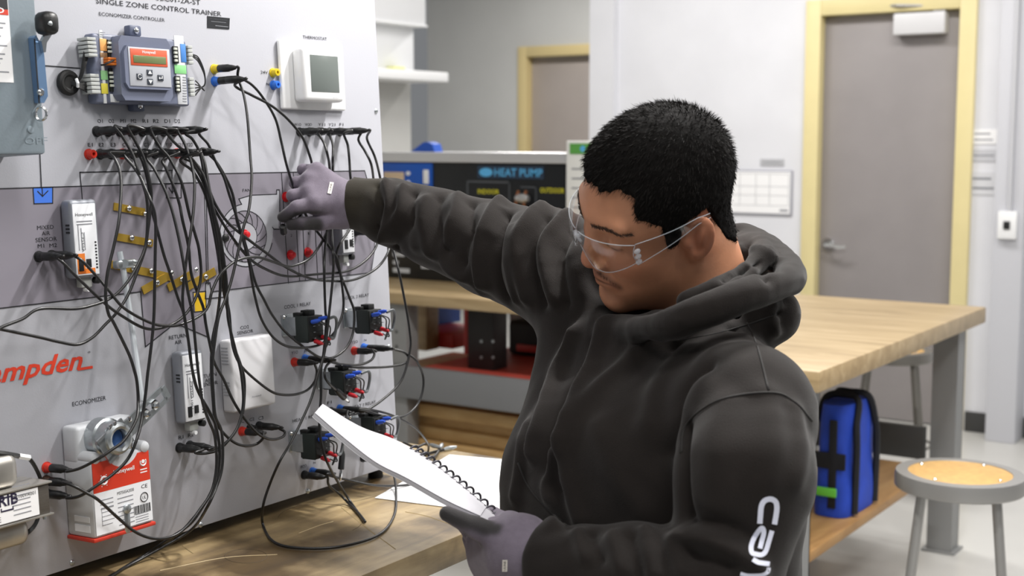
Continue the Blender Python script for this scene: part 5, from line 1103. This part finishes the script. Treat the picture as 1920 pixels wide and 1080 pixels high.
strands('hair_strands', rt, dd, ln_, .00038, mat('hair_strand', '#120f0d', .7, spec=.15), hair)

# ---- hoodie
NB = P(1300, 695, 1.78)
T0 = P(1262, 765, 1.77); T1 = P(1238, 880, 1.745); T2 = np.array([HX, HYy, .80])
rS = P(1130, 548, 1.925); rE = P(925, 466, 2.07); rW = P(700, 388, 2.19)
lS = P(1396, 778, 1.57); lE = P(1350, 1125, 1.46); lW = P(1035, 1052, 1.575)
pts = np.array([T0, T1, T2, rS, rE, rW, lS, lE, lW]); lo_ = pts.min(0)-.17; hi_ = pts.max(0)+.17; lo_[2] = .755; hi_[2] = 1.47
res = .0052
G, lo = grid(lo_, hi_, res)
D = s_ecap(G, T0, T1, (.160, .110), (.200, .150), SIDE, FRONT)
D = smin(D, s_ecap(G, T1, T2, (.200, .150), (.205, .165), SIDE, FRONT), .03)
D = smin(D, s_cap(G, NB, lS, .075, .078), .06)
D = smin(D, s_cap(G, NB, rS, .075, .085), .06)
D = smin(D, s_cap(G, P(1100, 610, 1.90), P(1046, 900, 1.83), .062, .064), .05)
D = smin(D, s_cap(G, P(1046, 900, 1.83), P(1040, 1100, 1.80), .064, .075), .05)
def plane(o, n): return (G[0]-o[0])*n[0]+(G[1]-o[1])*n[1]+(G[2]-o[2])*n[2]
A = s_cap(G, lS, P(1396, 895, 1.50), .082, .076)
A = smin(A, s_cap(G, P(1396, 895, 1.50), lE, .076, .060), .02)
A = smin(A, s_cap(G, lE, P(1200, 1085, 1.51), .062, .060), .02)
A = smin(A, s_cap(G, P(1200, 1085, 1.51), lW, .060, .046), .02)
A = smax(A, plane(P(1008, 1040, 1.585), unit(lW-P(1200, 1085, 1.51))), .004)
D = smin(D, A, .022)
A = s_cap(G, rS, P(1030, 498, 1.975), .094, .082)
A = smin(A, s_cap(G, P(1030, 498, 1.975), rE, .082, .074), .02)
A = smin(A, s_cap(G, rE, P(820, 428, 2.13), .074, .062), .012)
A = smin(A, s_cap(G, P(820, 428, 2.13), P(735, 398, 2.175), .062, .056), .015)
A = smin(A, s_cap(G, P(735, 398, 2.175), rW, .054, .046), .008)
A = smin(A, s_cap(G, rW, P(655, 379, 2.205), .045, .043), .008)
A = smax(A, plane(P(655, 379, 2.205), unit(P(662, 380, 2.205)-rW)), .004)
D = smin(D, A, .04)
# hood: soft bag at the nape and a thick rolled edge round the neck
D = smin(D, s_ell(G, P(1420, 590, 1.77), (.058, .058, .045)), .02)
D = smin(D, s_ell(G, P(1405, 490, 1.86), (.050, .050, .038)), .02)
roll = [P(*q) for q in ((1162, 608, 1.755), (1195, 614, 1.68), (1250, 610, 1.607), (1310, 588, 1.575), (1390, 556, 1.58), (1452, 532, 1.62), (1482, 520, 1.69), (1466, 492, 1.79), (1422, 458, 1.89), (1370, 446, 1.95), (1260, 500, 1.95), (1170, 560, 1.86), (1150, 588, 1.84), (1162, 608, 1.755))]
rl_ = spline(roll, 3); H_ = np.full(D.shape, 9, np.float32)
def rr_(i): k = i/(len(rl_)-1)*13; return .011+.0105*min(1, max(0, (k-.3)/2.2))*min(1, max(0, (13-k)/2))
for i, (a, b) in enumerate(zip(rl_[:-1], rl_[1:])): H_ = np.minimum(H_, s_cap(G, a, b, rr_(i), rr_(i+1)))
D = smin(D, H_, .012)
D = smin(D, s_cap(G, P(1155, 640, 1.79), P(1310, 668, 1.70), .040, .045), .04)
# opening for the neck, flat hem
D = smax(D, -s_cap(G, P(1318, 575, 1.775), P(1290, 430, 1.76), .068, .085), .006)
D = smax(D, -s_ell(G, hw((.058, 0, -.082)), (.068, .074, .062), tuple(HMw.T)), .012)
inner = [P(*q) for q in ((1290, 566, 1.62), (1350, 540, 1.62), (1402, 508, 1.665), (1436, 482, 1.74), (1428, 462, 1.82), (1390, 455, 1.9))]
for a, b in zip(inner[:-1], inner[1:]): D = smin(D, s_cap(G, a, b, .015, .015), .006)
D = smax(D, .775-G[2], .004)
V, Fq = nets(D, lo, res); V = relax(V, Fq, 2, .5)
# folds
def caster(V, Fq): return BVHTree.FromPolygons([tuple(p) for p in V], [list(map(int, q)) for q in Fq])
def cast(bv, x, y):
    d = unit(ray(x, y)); h = bv.ray_cast(Vector(CAM), Vector(d)); return np.array(h[0]) if h[0] is not None else None
FOLDS = [ # pixel path, half width, height
 ([(1132, 613), (1108, 680), (1070, 791), (1055, 840)], .014, .010), ([(1080, 627), (1043, 704), (1017, 791), (1002, 850)], .013, .010), ([(1108, 640), (1075, 720), (1040, 800), (1020, 880)], .012, -.008),
 ([(1063, 830), (1065, 897), (1089, 974)], .013, .008), ([(1035, 850), (1030, 930), (1040, 985)], .012, .007), ([(1048, 850), (1046, 920), (1062, 985)], .010, -.006), ([(1200, 651), (1133, 719), (1080, 790)], .016, .007),
 ([(1325, 680), (1280, 719), (1260, 791), (1250, 850)], .016, -.008), ([(1290, 660), (1240, 719), (1215, 791)], .02, .006), ([(1120, 800), (1160, 900), (1200, 960)], .018, .004), ([(990, 800), (975, 880), (968, 930)], .012, .006),
 ([(1283, 800), (1277, 870), (1280, 960)], .010, -.012), ([(1441, 743), (1450, 830), (1446, 900)], .018, .005), ([(1360, 760), (1340, 860), (1345, 940)], .02, .004), ([(1490, 770), (1500, 830), (1490, 900)], .014, .005),
 ([(1277, 1003), (1349, 1022), (1421, 1070)], .012, .009), ([(1290, 975), (1360, 985), (1420, 1010)], .012, -.007), ([(1300, 1040), (1370, 1060)], .010, -.006),
 ([(1084, 1000), (1099, 1045)], .009, .006), ([(1110, 1000), (1125, 1050)], .008, -.005), ([(1150, 1005), (1170, 1075)], .010, .006), ([(1210, 1000), (1224, 1078)], .011, .008), ([(1185, 1005), (1200, 1078)], .009, -.006), ([(1250, 1005), (1285, 1075)], .011, .006),
 ([(707, 345), (715, 386), (707, 432)], .006, -.007), ([(722, 342), (730, 386), (722, 440)], .008, .007), ([(757, 354), (752, 398), (722, 446)], .009, .008), ([(775, 362), (768, 420), (740, 468)], .008, -.008),
 ([(798, 375), (793, 424), (812, 470)], .012, .006), ([(825, 372), (822, 420), (840, 470)], .011, -.006), ([(858, 370), (855, 402), (836, 455)], .013, .008), ([(885, 380), (880, 430), (868, 500)], .011, -.008), ([(937, 385), (921, 411), (905, 461), (908, 528)], .013, .012), ([(950, 400), (932, 450), (930, 520), (945, 560)], .010, -.012),
 ([(971, 378), (946, 398), (925, 436)], .010, .006), ([(1015, 392), (990, 417), (971, 465), (990, 555)], .013, .010), ([(1030, 410), (1005, 450), (998, 510), (1015, 570)], .010, -.009), ([(1062, 405), (1034, 425), (1015, 465), (1040, 560)], .012, .009), ([(1075, 430), (1050, 480), (1060, 570)], .010, -.008), ([(960, 430), (955, 500), (970, 560)], .010, .006),
 ([(840, 500), (880, 520), (905, 545)], .012, .006), ([(780, 460), (830, 480), (870, 515)], .014, .005),
 ([(1260, 645), (1380, 610), (1470, 585)], .010, -.010), ([(1480, 560), (1470, 610), (1490, 640)], .010, -.007), ([(1450, 575), (1455, 620), (1475, 645)], .011, .007), ([(1400, 500), (1430, 490), (1450, 500)], .010, -.010), ([(1385, 470), (1420, 470), (1455, 490)], .009, .006), ([(1360, 520), (1400, 500), (1440, 520)], .008, -.007),
]
bv = caster(V, Fq); N = normals(V, Fq); disp = np.zeros(len(V))
for path, w, amp in FOLDS:
    q = [cast(bv, x, y) for x, y in path]; q = [p for p in q if p is not None]
    if len(q) < 2: continue
    q = np.array(spline(q, 4)); b0, b1 = q.min(0)-3*w, q.max(0)+3*w; m_ = np.where(((V > b0) & (V < b1)).all(1))[0]
    if len(m_):
        dd_ = poly_dist(V[m_], q); disp[m_] += 1.55*amp*np.exp(-(dd_/w)**2) if amp > 0 else 2.0*amp*np.exp(-dd_/(.75*w))
nw = .0007*np.sin(V[:, 0]*95+2.2*np.sin(V[:, 2]*40))*np.sin(V[:, 2]*70+2*np.sin(V[:, 1]*60))
V = V+N*(disp+nw)[:, None]; V = relax(V, Fq, 1, .3)
cb = np.tile(np.array(lin('#1f1b19')), (len(V), 1))
d_ = np.minimum(poly_dist(V, np.array([P(650, 378, 2.2), P(704, 389, 2.19)])), 9); wcuff = 1/(1+np.exp((d_-.062)/.004))
cb = cb*(1-.5*wcuff[:, None])+np.array(lin('#3a362a'))*.5*wcuff[:, None]
HOOD = vmat('hoodie_fleece', .85, .10, 25, .25, 700, sheen=.12, spec=.15)
hd = skinmesh('hoodie', V, Fq, HOOD, man, cb)
bv = caster(V, Fq)
SEAM = mat('seam_thread', '#1d1b1a', .8)
def seam(path, r=.0016):
    q = [cast(bv, x, y) for x, y in spline([np.array(p, float) for p in path], 8)]; q = [p for p in q if p is not None]
    if len(q) > 2: MB().use(SEAM).tube(q, r, 6).build('seam', parent=hd, smooth=180)
seam([(1277, 849), (1287, 796), (1349, 750), (1445, 736), (1489, 753), (1522, 789)]); seam([(1400, 605), (1420, 650), (1441, 732)]); seam([(971, 868), (993, 916), (1030, 958), (1065, 988)]); seam([(1260, 640), (1330, 628), (1390, 612), (1455, 590)], .0012)
# printed letters running down the left sleeve
LOGOW = mat('sleeve_print', '#dfe2f2', .6)
def ribbon(path, w, n=6):
    q2 = spline([np.array(p, float) for p in path], n); L2 = []; R2 = []
    for i in range(len(q2)):
        t = unit(q2[min(i+1, len(q2)-1)]-q2[max(i-1, 0)]); nn = np.array([-t[1], t[0]])*w/2
        a = cast(bv, *(q2[i]+nn)); b = cast(bv, *(q2[i]-nn))
        if a is None or b is None: continue
        off = unit(CAM-a)*.0012; L2.append(a+off); R2.append(b+off)
    k = len(L2)
    if k < 2: return
    low = [p-unit(CAM-p)*.0022 for p in L2+R2]
    VV = L2+R2+low; FF = [[i, i+1, k+i+1, k+i] for i in range(k-1)]+[[2*k+i, 2*k+k+i, 2*k+k+i+1, 2*k+i+1] for i in range(k-1)]+[[i, 2*k+i, 2*k+i+1, i+1] for i in range(k-1)]+[[k+i, k+i+1, 3*k+i+1, 3*k+i] for i in range(k-1)]
    mk('sleeve_letter', VV, FF, [LOGOW], hd, 0)
ox = lambda pts: [(1360+x/6, 900+y/6) for x, y in pts]
ribbon(ox([(388, 492), (395, 400), (405, 300), (440, 235), (510, 215), (565, 245), (580, 310), (570, 400), (553, 500)]), 10)
ribbon(ox([(390, 770), (410, 690), (432, 600), (425, 550), (395, 550), (330, 640), (292, 740), (300, 815), (350, 835), (410, 840), (455, 800), (490, 690), (525, 570)]), 9)
ribbon(ox([(310, 890), (370, 925), (430, 935), (500, 945)]), 9); ribbon(ox([(490, 985), (480, 1030), (430, 1065), (360, 1075), (250, 1075), (170, 1055)]), 7)

# ---- gloves
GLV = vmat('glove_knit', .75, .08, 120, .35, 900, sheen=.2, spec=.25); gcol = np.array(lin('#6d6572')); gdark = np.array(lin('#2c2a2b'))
def glove(name, fn, lo, hi, darks, tagpx, label, res=.0019):
    G, l0 = grid(lo, hi, res); D = fn(G); V, Fq = nets(D, l0, res); V = relax(V, Fq, 2, .5)
    w = np.zeros(len(V))
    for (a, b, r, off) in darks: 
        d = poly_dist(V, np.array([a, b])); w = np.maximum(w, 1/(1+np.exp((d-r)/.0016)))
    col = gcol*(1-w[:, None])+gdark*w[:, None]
    g = skinmesh(name, V, Fq, GLV, man, col, label=label)
    bt = caster(V, Fq); q = [cast(bt, x, y) for x, y in tagpx]
    if all(p is not None for p in q):
        off = [unit(CAM-p)*.0016 for p in q]; T_ = [p+o for p, o in zip(q, off)]; B_ = [p-o*.6 for p, o in zip(q, off)]
        mk('wrist_tag', T_+B_, [[0, 1, 2, 3], [7, 6, 5, 4], [0, 4, 5, 1], [1, 5, 6, 2], [2, 6, 7, 3], [3, 7, 4, 0]], [mat('tag_white', '#e9e4dd', .6)], g, 0, label='white woven tag')
        up_ = T_[0]-T_[3]; ri = T_[1]-T_[0]; cc_ = T_[3]+ri*.72+up_*.10+unit(CAM-T_[0])*.0006
        text('ULINE', cc_, up_, -ri, float(np.linalg.norm(ri))*.5, INK, g, width=float(np.linalg.norm(up_))*.8)
    return g
# right hand: index finger and thumb pinch a plug, the others curl
K = lambda *q: P(*q)
wr = K(668, 381, 2.205); palm = [(K(590, 382, 2.155)), K(580, 362, 2.165), K(581, 339, 2.175), K(594, 321, 2.185)]
def rhand(G):
    D = s_cap(G, wr, K(640, 378, 2.195), .036, .034)
    D = smin(D, s_cap(G, K(652, 395, 2.195), K(640, 400, 2.19), .026, .026), .02)
    for p, r in zip(palm, (.0185, .0180, .0170, .0155)): D = smin(D, s_cap(G, K(640, 378, 2.195)*.7+p*.3, p, .028, r), .010)
    D = smin(D, s_cap(G, K(612, 378, 2.195), K(602, 350, 2.205), .029, .024), .015)
    ind = smin(s_cap(G, palm[0], K(557, 389, 2.145), .0140, .0112), s_cap(G, K(557, 389, 2.145), K(530, 407, 2.150), .0112, .0090), .005)
    mid = smin(s_cap(G, palm[1], K(549, 367, 2.160), .0130, .0102), s_cap(G, K(549, 367, 2.160), K(566, 377, 2.195), .0102, .0092), .004)
    rng = smin(s_cap(G, palm[2], K(554, 343, 2.175), .0128, .0100), s_cap(G, K(554, 343, 2.175), K(570, 356, 2.205), .0100, .0090), .004)
    pin = smin(s_cap(G, palm[3], K(568, 318, 2.190), .0118, .0092), s_cap(G, K(568, 318, 2.190), K(580, 336, 2.215), .0092, .0084), .004)
    tmb = smin(s_cap(G, K(642, 406, 2.185), K(600, 418, 2.165), .020, .0125), s_cap(G, K(600, 418, 2.165), K(567, 419, 2.150), .0122, .0105), .005)
    tmb = smin(tmb, s_cap(G, K(567, 419, 2.150), K(546, 422, 2.152), .0105, .0088), .004)
    for f in (ind, mid, rng, pin): D = smin(D, f, .0025)
    D = smin(D, tmb, .003)
    return D
al = np.array([K(520, 300, 2.1), K(690, 440, 2.27), K(520, 440, 2.25), K(690, 300, 2.15)])
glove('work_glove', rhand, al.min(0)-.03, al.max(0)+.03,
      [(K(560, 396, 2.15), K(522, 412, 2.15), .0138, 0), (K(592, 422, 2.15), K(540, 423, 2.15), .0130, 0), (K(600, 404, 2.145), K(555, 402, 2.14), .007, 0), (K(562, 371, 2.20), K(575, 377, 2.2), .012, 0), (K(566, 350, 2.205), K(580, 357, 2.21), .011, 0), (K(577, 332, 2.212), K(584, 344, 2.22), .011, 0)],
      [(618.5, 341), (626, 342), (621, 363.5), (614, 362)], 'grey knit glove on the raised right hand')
# left hand under the notebook
wl_ = K(1015, 1045, 1.585)
def lhand(G):
    D = s_cap(G, wl_, K(985, 1045, 1.59), .037, .036)
    kn = [K(905, 1012, 1.66), K(908, 1040, 1.665), K(918, 1066, 1.665), K(935, 1088, 1.66)]
    for p, r in zip(kn, (.02, .021, .02, .018)): D = smin(D, s_cap(G, K(985, 1045, 1.59)*.7+p*.3, p, .03, r), .018)
    D = smin(D, s_cap(G, K(960, 1010, 1.61), K(930, 1000, 1.625), .026, .020), .02)
    t = smin(s_cap(G, K(945, 1012, 1.605), K(893, 990, 1.60), .0185, .0130), s_cap(G, K(893, 990, 1.60), K(838, 963, 1.615), .0128, .0095), .006)
    D = smin(D, t, .010)
    for p, m1, m2 in ((K(960, 985, 1.66), K(925, 968, 1.715), K(893, 957, 1.735)), (K(912, 1030, 1.675), K(885, 1000, 1.72), K(862, 975, 1.745)), (K(920, 1062, 1.675), K(893, 1040, 1.72), K(880, 1010, 1.75)), (K(935, 1085, 1.67), K(912, 1070, 1.71), K(905, 1045, 1.74))):
        D = smin(D, smin(s_cap(G, p, m1, .0135, .0115), s_cap(G, m1, m2, .0112, .0095), .005), .006)
    D = smin(D, s_cap(G, K(990, 1000, 1.60), K(955, 985, 1.66), .022, .016), .014)
    return D
al = np.array([K(820, 930, 1.55), K(1050, 1120, 1.6), K(830, 1110, 1.78), K(1040, 930, 1.75)])
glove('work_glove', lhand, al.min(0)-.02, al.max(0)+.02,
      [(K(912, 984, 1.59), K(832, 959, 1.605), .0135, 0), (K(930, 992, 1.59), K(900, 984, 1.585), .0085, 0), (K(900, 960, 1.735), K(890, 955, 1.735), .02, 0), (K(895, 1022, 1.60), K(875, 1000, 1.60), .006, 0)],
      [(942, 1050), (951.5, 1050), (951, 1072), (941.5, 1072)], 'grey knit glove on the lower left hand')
# ---- trousers and shoes (below the picture)
G, lo = grid((HX-.4, HYy-.4, -.01), (HX+.4, HYy+.4, .92), .011); c_ = np.array([HX, HYy, 0])
D = s_ecap(G, c_+[0, 0, .86], c_+[0, 0, .80], (.185, .125), (.185, .14), SIDE, FRONT)
for s_ in (-1, 1):
    h_ = c_+SIDE*s_*.095; D = smin(D, s_cap(G, h_+[0, 0, .78], h_+SIDE*s_*.01+[0, 0, .46], .10, .075), .04); D = smin(D, s_cap(G, h_+SIDE*s_*.01+[0, 0, .46], h_+SIDE*s_*.015+[0, 0, .09], .075, .062), .03)
D = smax(D, .03-G[2], .004); V, Fq = nets(D, lo, .011); skinmesh('trousers', relax(V, Fq, 1), Fq, mat('trouser_twill', '#2b2d33', .85, bump=.2, bscale=500), man)
for s_ in (-1, 1):
    f0 = c_+SIDE*s_*.11+[0, 0, .045]; G, lo = grid(f0-.22, f0+.22, .008); lo = np.array(lo)
    D = smin(s_ecap(G, f0-FRONT*.06, f0+FRONT*.15, (.042, .042), (.044, .034), SIDE, FRONT*0+np.array([0, 0, 1.0])), s_cap(G, f0-FRONT*.03, f0-FRONT*.03+np.array([0, 0, .07]), .045, .045), .03)
    D = smax(D, .001-G[2], .003); V, Fq = nets(D, lo, .008); skinmesh('shoe', V, Fq, mat('work_boot', '#2a2119', .6), man)

# ---- safety glasses
m_ = bpy.data.materials.new('clear_polycarbonate'); m_.use_nodes = True; nt = m_.node_tree; nt.nodes.clear()
o_ = nt.nodes.new('ShaderNodeOutputMaterial'); mx = nt.nodes.new('ShaderNodeMixShader'); tr_ = nt.nodes.new('ShaderNodeBsdfTransparent'); gl_ = nt.nodes.new('ShaderNodeBsdfGlossy'); fr_ = nt.nodes.new('ShaderNodeLayerWeight'); pw_ = nt.nodes.new('ShaderNodeMath'); pw_.operation = 'POWER'; pw_.inputs[1].default_value = 4
gl_.inputs["Roughness"].default_value = .06; tr_.inputs[0].default_value = (.95, .955, .96, 1)
mt_ = nt.nodes.new('ShaderNodeMath'); mt_.operation = 'MULTIPLY_ADD'; mt_.inputs[1].default_value = .6; mt_.inputs[2].default_value = .035
nt.links.new(fr_.outputs['Facing'], pw_.inputs[0]); nt.links.new(pw_.outputs[0], mt_.inputs[0]); nt.links.new(mt_.outputs[0], mx.inputs[0]); nt.links.new(tr_.outputs[0], mx.inputs[1]); nt.links.new(gl_.outputs[0], mx.inputs[2]); nt.links.new(mx.outputs[0], o_.inputs[0])
CLEAR = m_; CLEARB = mat('clear_rim', '#dfe6ee', .12, alpha=.38, spec=.9)
gs = thing('safety_glasses', 'clear wraparound safety glasses worn low on his nose', 'glasses', hw((.1, 0, 0)))
def lens(sgn):
    vs = []; fs = []; n, m = 18, 9
    for th2 in np.linspace(0.05, 1.12, n):
        th3 = th2*sgn; f = .040+.080*math.cos(th3); l = .080*math.sin(th3); k = abs(th2)
        top = .030+.004*math.sin(k*2.2)-.002*k; bot = .010-.030*min(1, max(0, (k-.04)/.30))**.8+.022*max(0, k-.55)**1.3*2
        for j in range(m):
            t = j/(m-1); z = bot+(top-bot)*t; vs.append((f+.004*math.sin(t*math.pi), l, z))
    for i in range(n-1):
        for j in range(m-1): fs.append([i*m+j, (i+1)*m+j, (i+1)*m+j+1, i*m+j+1][::sgn])
    V = np.array(vs); N_ = np.array([unit((v[0]-.04, v[1], 0)) for v in vs]); k = len(vs); V2 = np.concatenate([V, V-N_*.0018]); fs2 = fs+[[x+k for x in f][::-1] for f in fs]
    edge = [i*m for i in range(n)]+[(n-1)*m+j for j in range(1, m)]+[i*m+m-1 for i in range(n-2, -1, -1)]+[j for j in range(m-2, 0, -1)]
    for a, b in zip(edge, edge[1:]+edge[:1]): fs2.append([a, a+k, b+k, b][::sgn])
    le = mk('lens', hw(V2), fs2, [CLEAR], gs, 60)
    MB().use(CLEARB).tube([hw(vs[i]) for i in edge[:n+m-1]]+[hw(vs[i]) for i in edge[n+m-1:n+m+n-2]], .0007, 6).build('lens_rim', parent=le, smooth=180)
    hx = .040+.080*math.cos(1.12*sgn); hl = .080*math.sin(1.12*sgn)
    tp = []
    for t in np.linspace(0, 1, 12):
        f = hx+(-.028-hx)*t; l = hl+sgn*(.012*math.sin(t*2.2)+.003*t); zc = .014+.026*t-.012*max(0, t-.8)*3; hh = .014*(1-t)**1.2+.0035
        tp += [(f, l, zc+hh), (f, l, zc-hh), (f, l-sgn*.002, zc-hh), (f, l-sgn*.002, zc+hh)]
    F_ = []
    for i in range(11):
        for j in range(4): F_.append([i*4+j, i*4+(j+1) % 4, i*4+4+(j+1) % 4, i*4+4+j])
    F_ += [[0, 3, 2, 1], [44, 45, 46, 47]]
    te = mk('temple', hw(np.array(tp)), F_, [CLEAR], gs, 40)
    for k in (0, 1): MB().use(CLEARB).tube([hw(q) for q in tp[k::4]], .0007, 5).build('temple_edge', parent=te, smooth=180)
    g = MB().use(CLEARB)
    g.T = lambda a, b, c: hw((a, b, c))
    for j in range(3): g.ball((hx-.001, hl+sgn*.0022, .003+.009*j), (.0048, .003, .0040), 10, 8)
    g.build('hinge', parent=gs, smooth=180)
lens(1); lens(-1)
MB(lambda a, b, c: hw((a, b, c))).use(CLEARB).tube([(.1195, -.006, .024), (.1215, 0, .022), (.1195, .006, .024)], .0030, 8).tube([(.1185, -.005, .012), (.119, 0, .014), (.1185, .005, .012)], .0022, 8).build('bridge', parent=gs, smooth=180)

# =================================================================== notebook, papers
LOW = [(586, 780, 1.74), (640, 826, 1.72), (700, 872, 1.70), (760, 903, 1.67), (840, 948, 1.635), (928, 988, 1.605)]
HIGH = [(598, 770, 1.80), (672, 806, 1.80), (732, 828, 1.79), (782, 854, 1.77), (855, 908, 1.735), (940, 982, 1.69)]
Lp = spline([P(*q) for q in LOW], 6); Hp = spline([P(*q) for q in HIGH], 6); nS = len(Lp)
note = thing('spiral_notebook', 'white spiral notebook held open in the lower gloved hand', 'notebook', Lp[-1])
def sheet(name, off, th, m, bulge, i0=0, i1=None, grow=0):
    i1 = i1 or nS; M_ = 7; top = []; bot = []
    for i in range(i0, i1):
        a, b = Lp[i], Hp[i]; tg = unit(Lp[min(i+1, nS-1)]-Lp[max(i-1, 0)]); n_ = unit(np.cross(tg, b-a)); n_ = n_ if n_[2] > 0 else -n_
        for j in range(M_): t = j/(M_-1); p = a+(b-a)*t+n_*(off+bulge*math.sin(t*math.pi)*(1-i/nS)); top.append(p+n_*th); bot.append(p)
    k = i1-i0; q = len(top); FF = []
    for i in range(k-1):
        for j in range(M_-1): a = i*M_+j; FF += [[a, a+1, a+M_+1, a+M_], [q+a, q+a+M_, q+a+M_+1, q+a+1]]
    ed = [i*M_ for i in range(k)]+[(k-1)*M_+j for j in range(1, M_)]+[i*M_+M_-1 for i in range(k-2, -1, -1)]+[j for j in range(M_-2, 0, -1)]
    for a, b in zip(ed, ed[1:]+ed[:1]): FF.append([a, b, q+b, q+a])
    return mk(name, top+bot, FF, [m], note, 40)
sheet('page_block', 0, .004, mat('page_edges', '#b9b8be', .8), .004); sheet('top_page', .0048, .0006, mat('page', '#c0bfc5', .75), .010, 0, nS-2); sheet('cover', -.0014, .001, mat('notebook_cover', '#dcdce2', .6), .003)
cp = []; i_s = int(nS*.55)
hl_ = [Hp[i] for i in range(i_s, nS)]; hl_ = [hl_[0]+(hl_[-1]-hl_[0])*0 if i == 0 else p for i, p in enumerate(hl_)]
hl_ = spline(hl_, 30); nT = 14
for i in range(len(hl_)):
    t = i/(len(hl_)-1); p = hl_[i]; tg = unit(hl_[min(i+1, len(hl_)-1)]-hl_[max(i-1, 0)]); ax = unit(np.cross(tg, [0, 0, 1])); bx_ = np.cross(ax, tg); a = 2*math.pi*nT*t
    cp.append(p+(ax*math.cos(a)+bx_*math.sin(a))*.0085-ax*.0+np.array([0, 0, .002]))
MB().use(mat('coil_wire', '#55545a', .4, .3)).tube(cp, .0016, 6).build('spiral_coil', parent=note, smooth=180)
for i in range(nT):
    k = int((i+.5)/nT*(len(hl_)-1)); p = hl_[k]; j = min(nS-1, i_s+int((nS-i_s)*(i+.5)/nT)); d = unit(Lp[j]-Hp[j]); c = p+d*.011; tg = unit(hl_[min(k+1, len(hl_)-1)]-hl_[max(k-1, 0)]); n_ = unit(np.cross(tg, d)); n_ = n_ if n_[2] > 0 else -n_
    MB().use(INK).box(c+n_*.0058, (.0032, .0055, .0006), 0, ax=(tg, d, n_)).build('binding_hole', parent=note)
def paper(pts, z0, label, name='paper_sheet'):
    q = [atZ(x, y, NBZ+z0) for x, y in pts]; MB().prism([(p[0], p[1]) for p in q], NBZ+z0, NBZ+z0+.0008).build(name, PAPER, label=label, cat='paper', group='papers on the bench')
paper([(703, 934), (843, 853), (985, 866), (990, 962), (868, 955)], .0008, 'white sheet lying flat on the bench beneath the notebook')
paper([(800, 905), (882, 876), (995, 884), (1000, 970), (900, 962)], .0020, 'second white sheet on top, next to his sleeve')
# plug pinched between finger and thumb
pa = K(530, 424, 2.155); pb_ = K(533, 441, 2.185)
pk_ = thing('banana_plug', 'black plug pinched between the right index finger and thumb', 'plug', pa)
MB().use(PLUG).lathe(pa, pb_-pa, [(0, .0045), (.004, .0058), (.022, .0058), (.023, .0048)], 12).build('plug_body', parent=pk_); MB().use(CHROME).lathe(pa+unit(pb_-pa)*.022, pb_-pa, [(0, .0018), (.008, .0025), (.016, .001)], 10).build('plug_pin', parent=pk_)
flush_texts()
for o in bpy.data.objects:
    if '_wl' in o: del o['_wl']
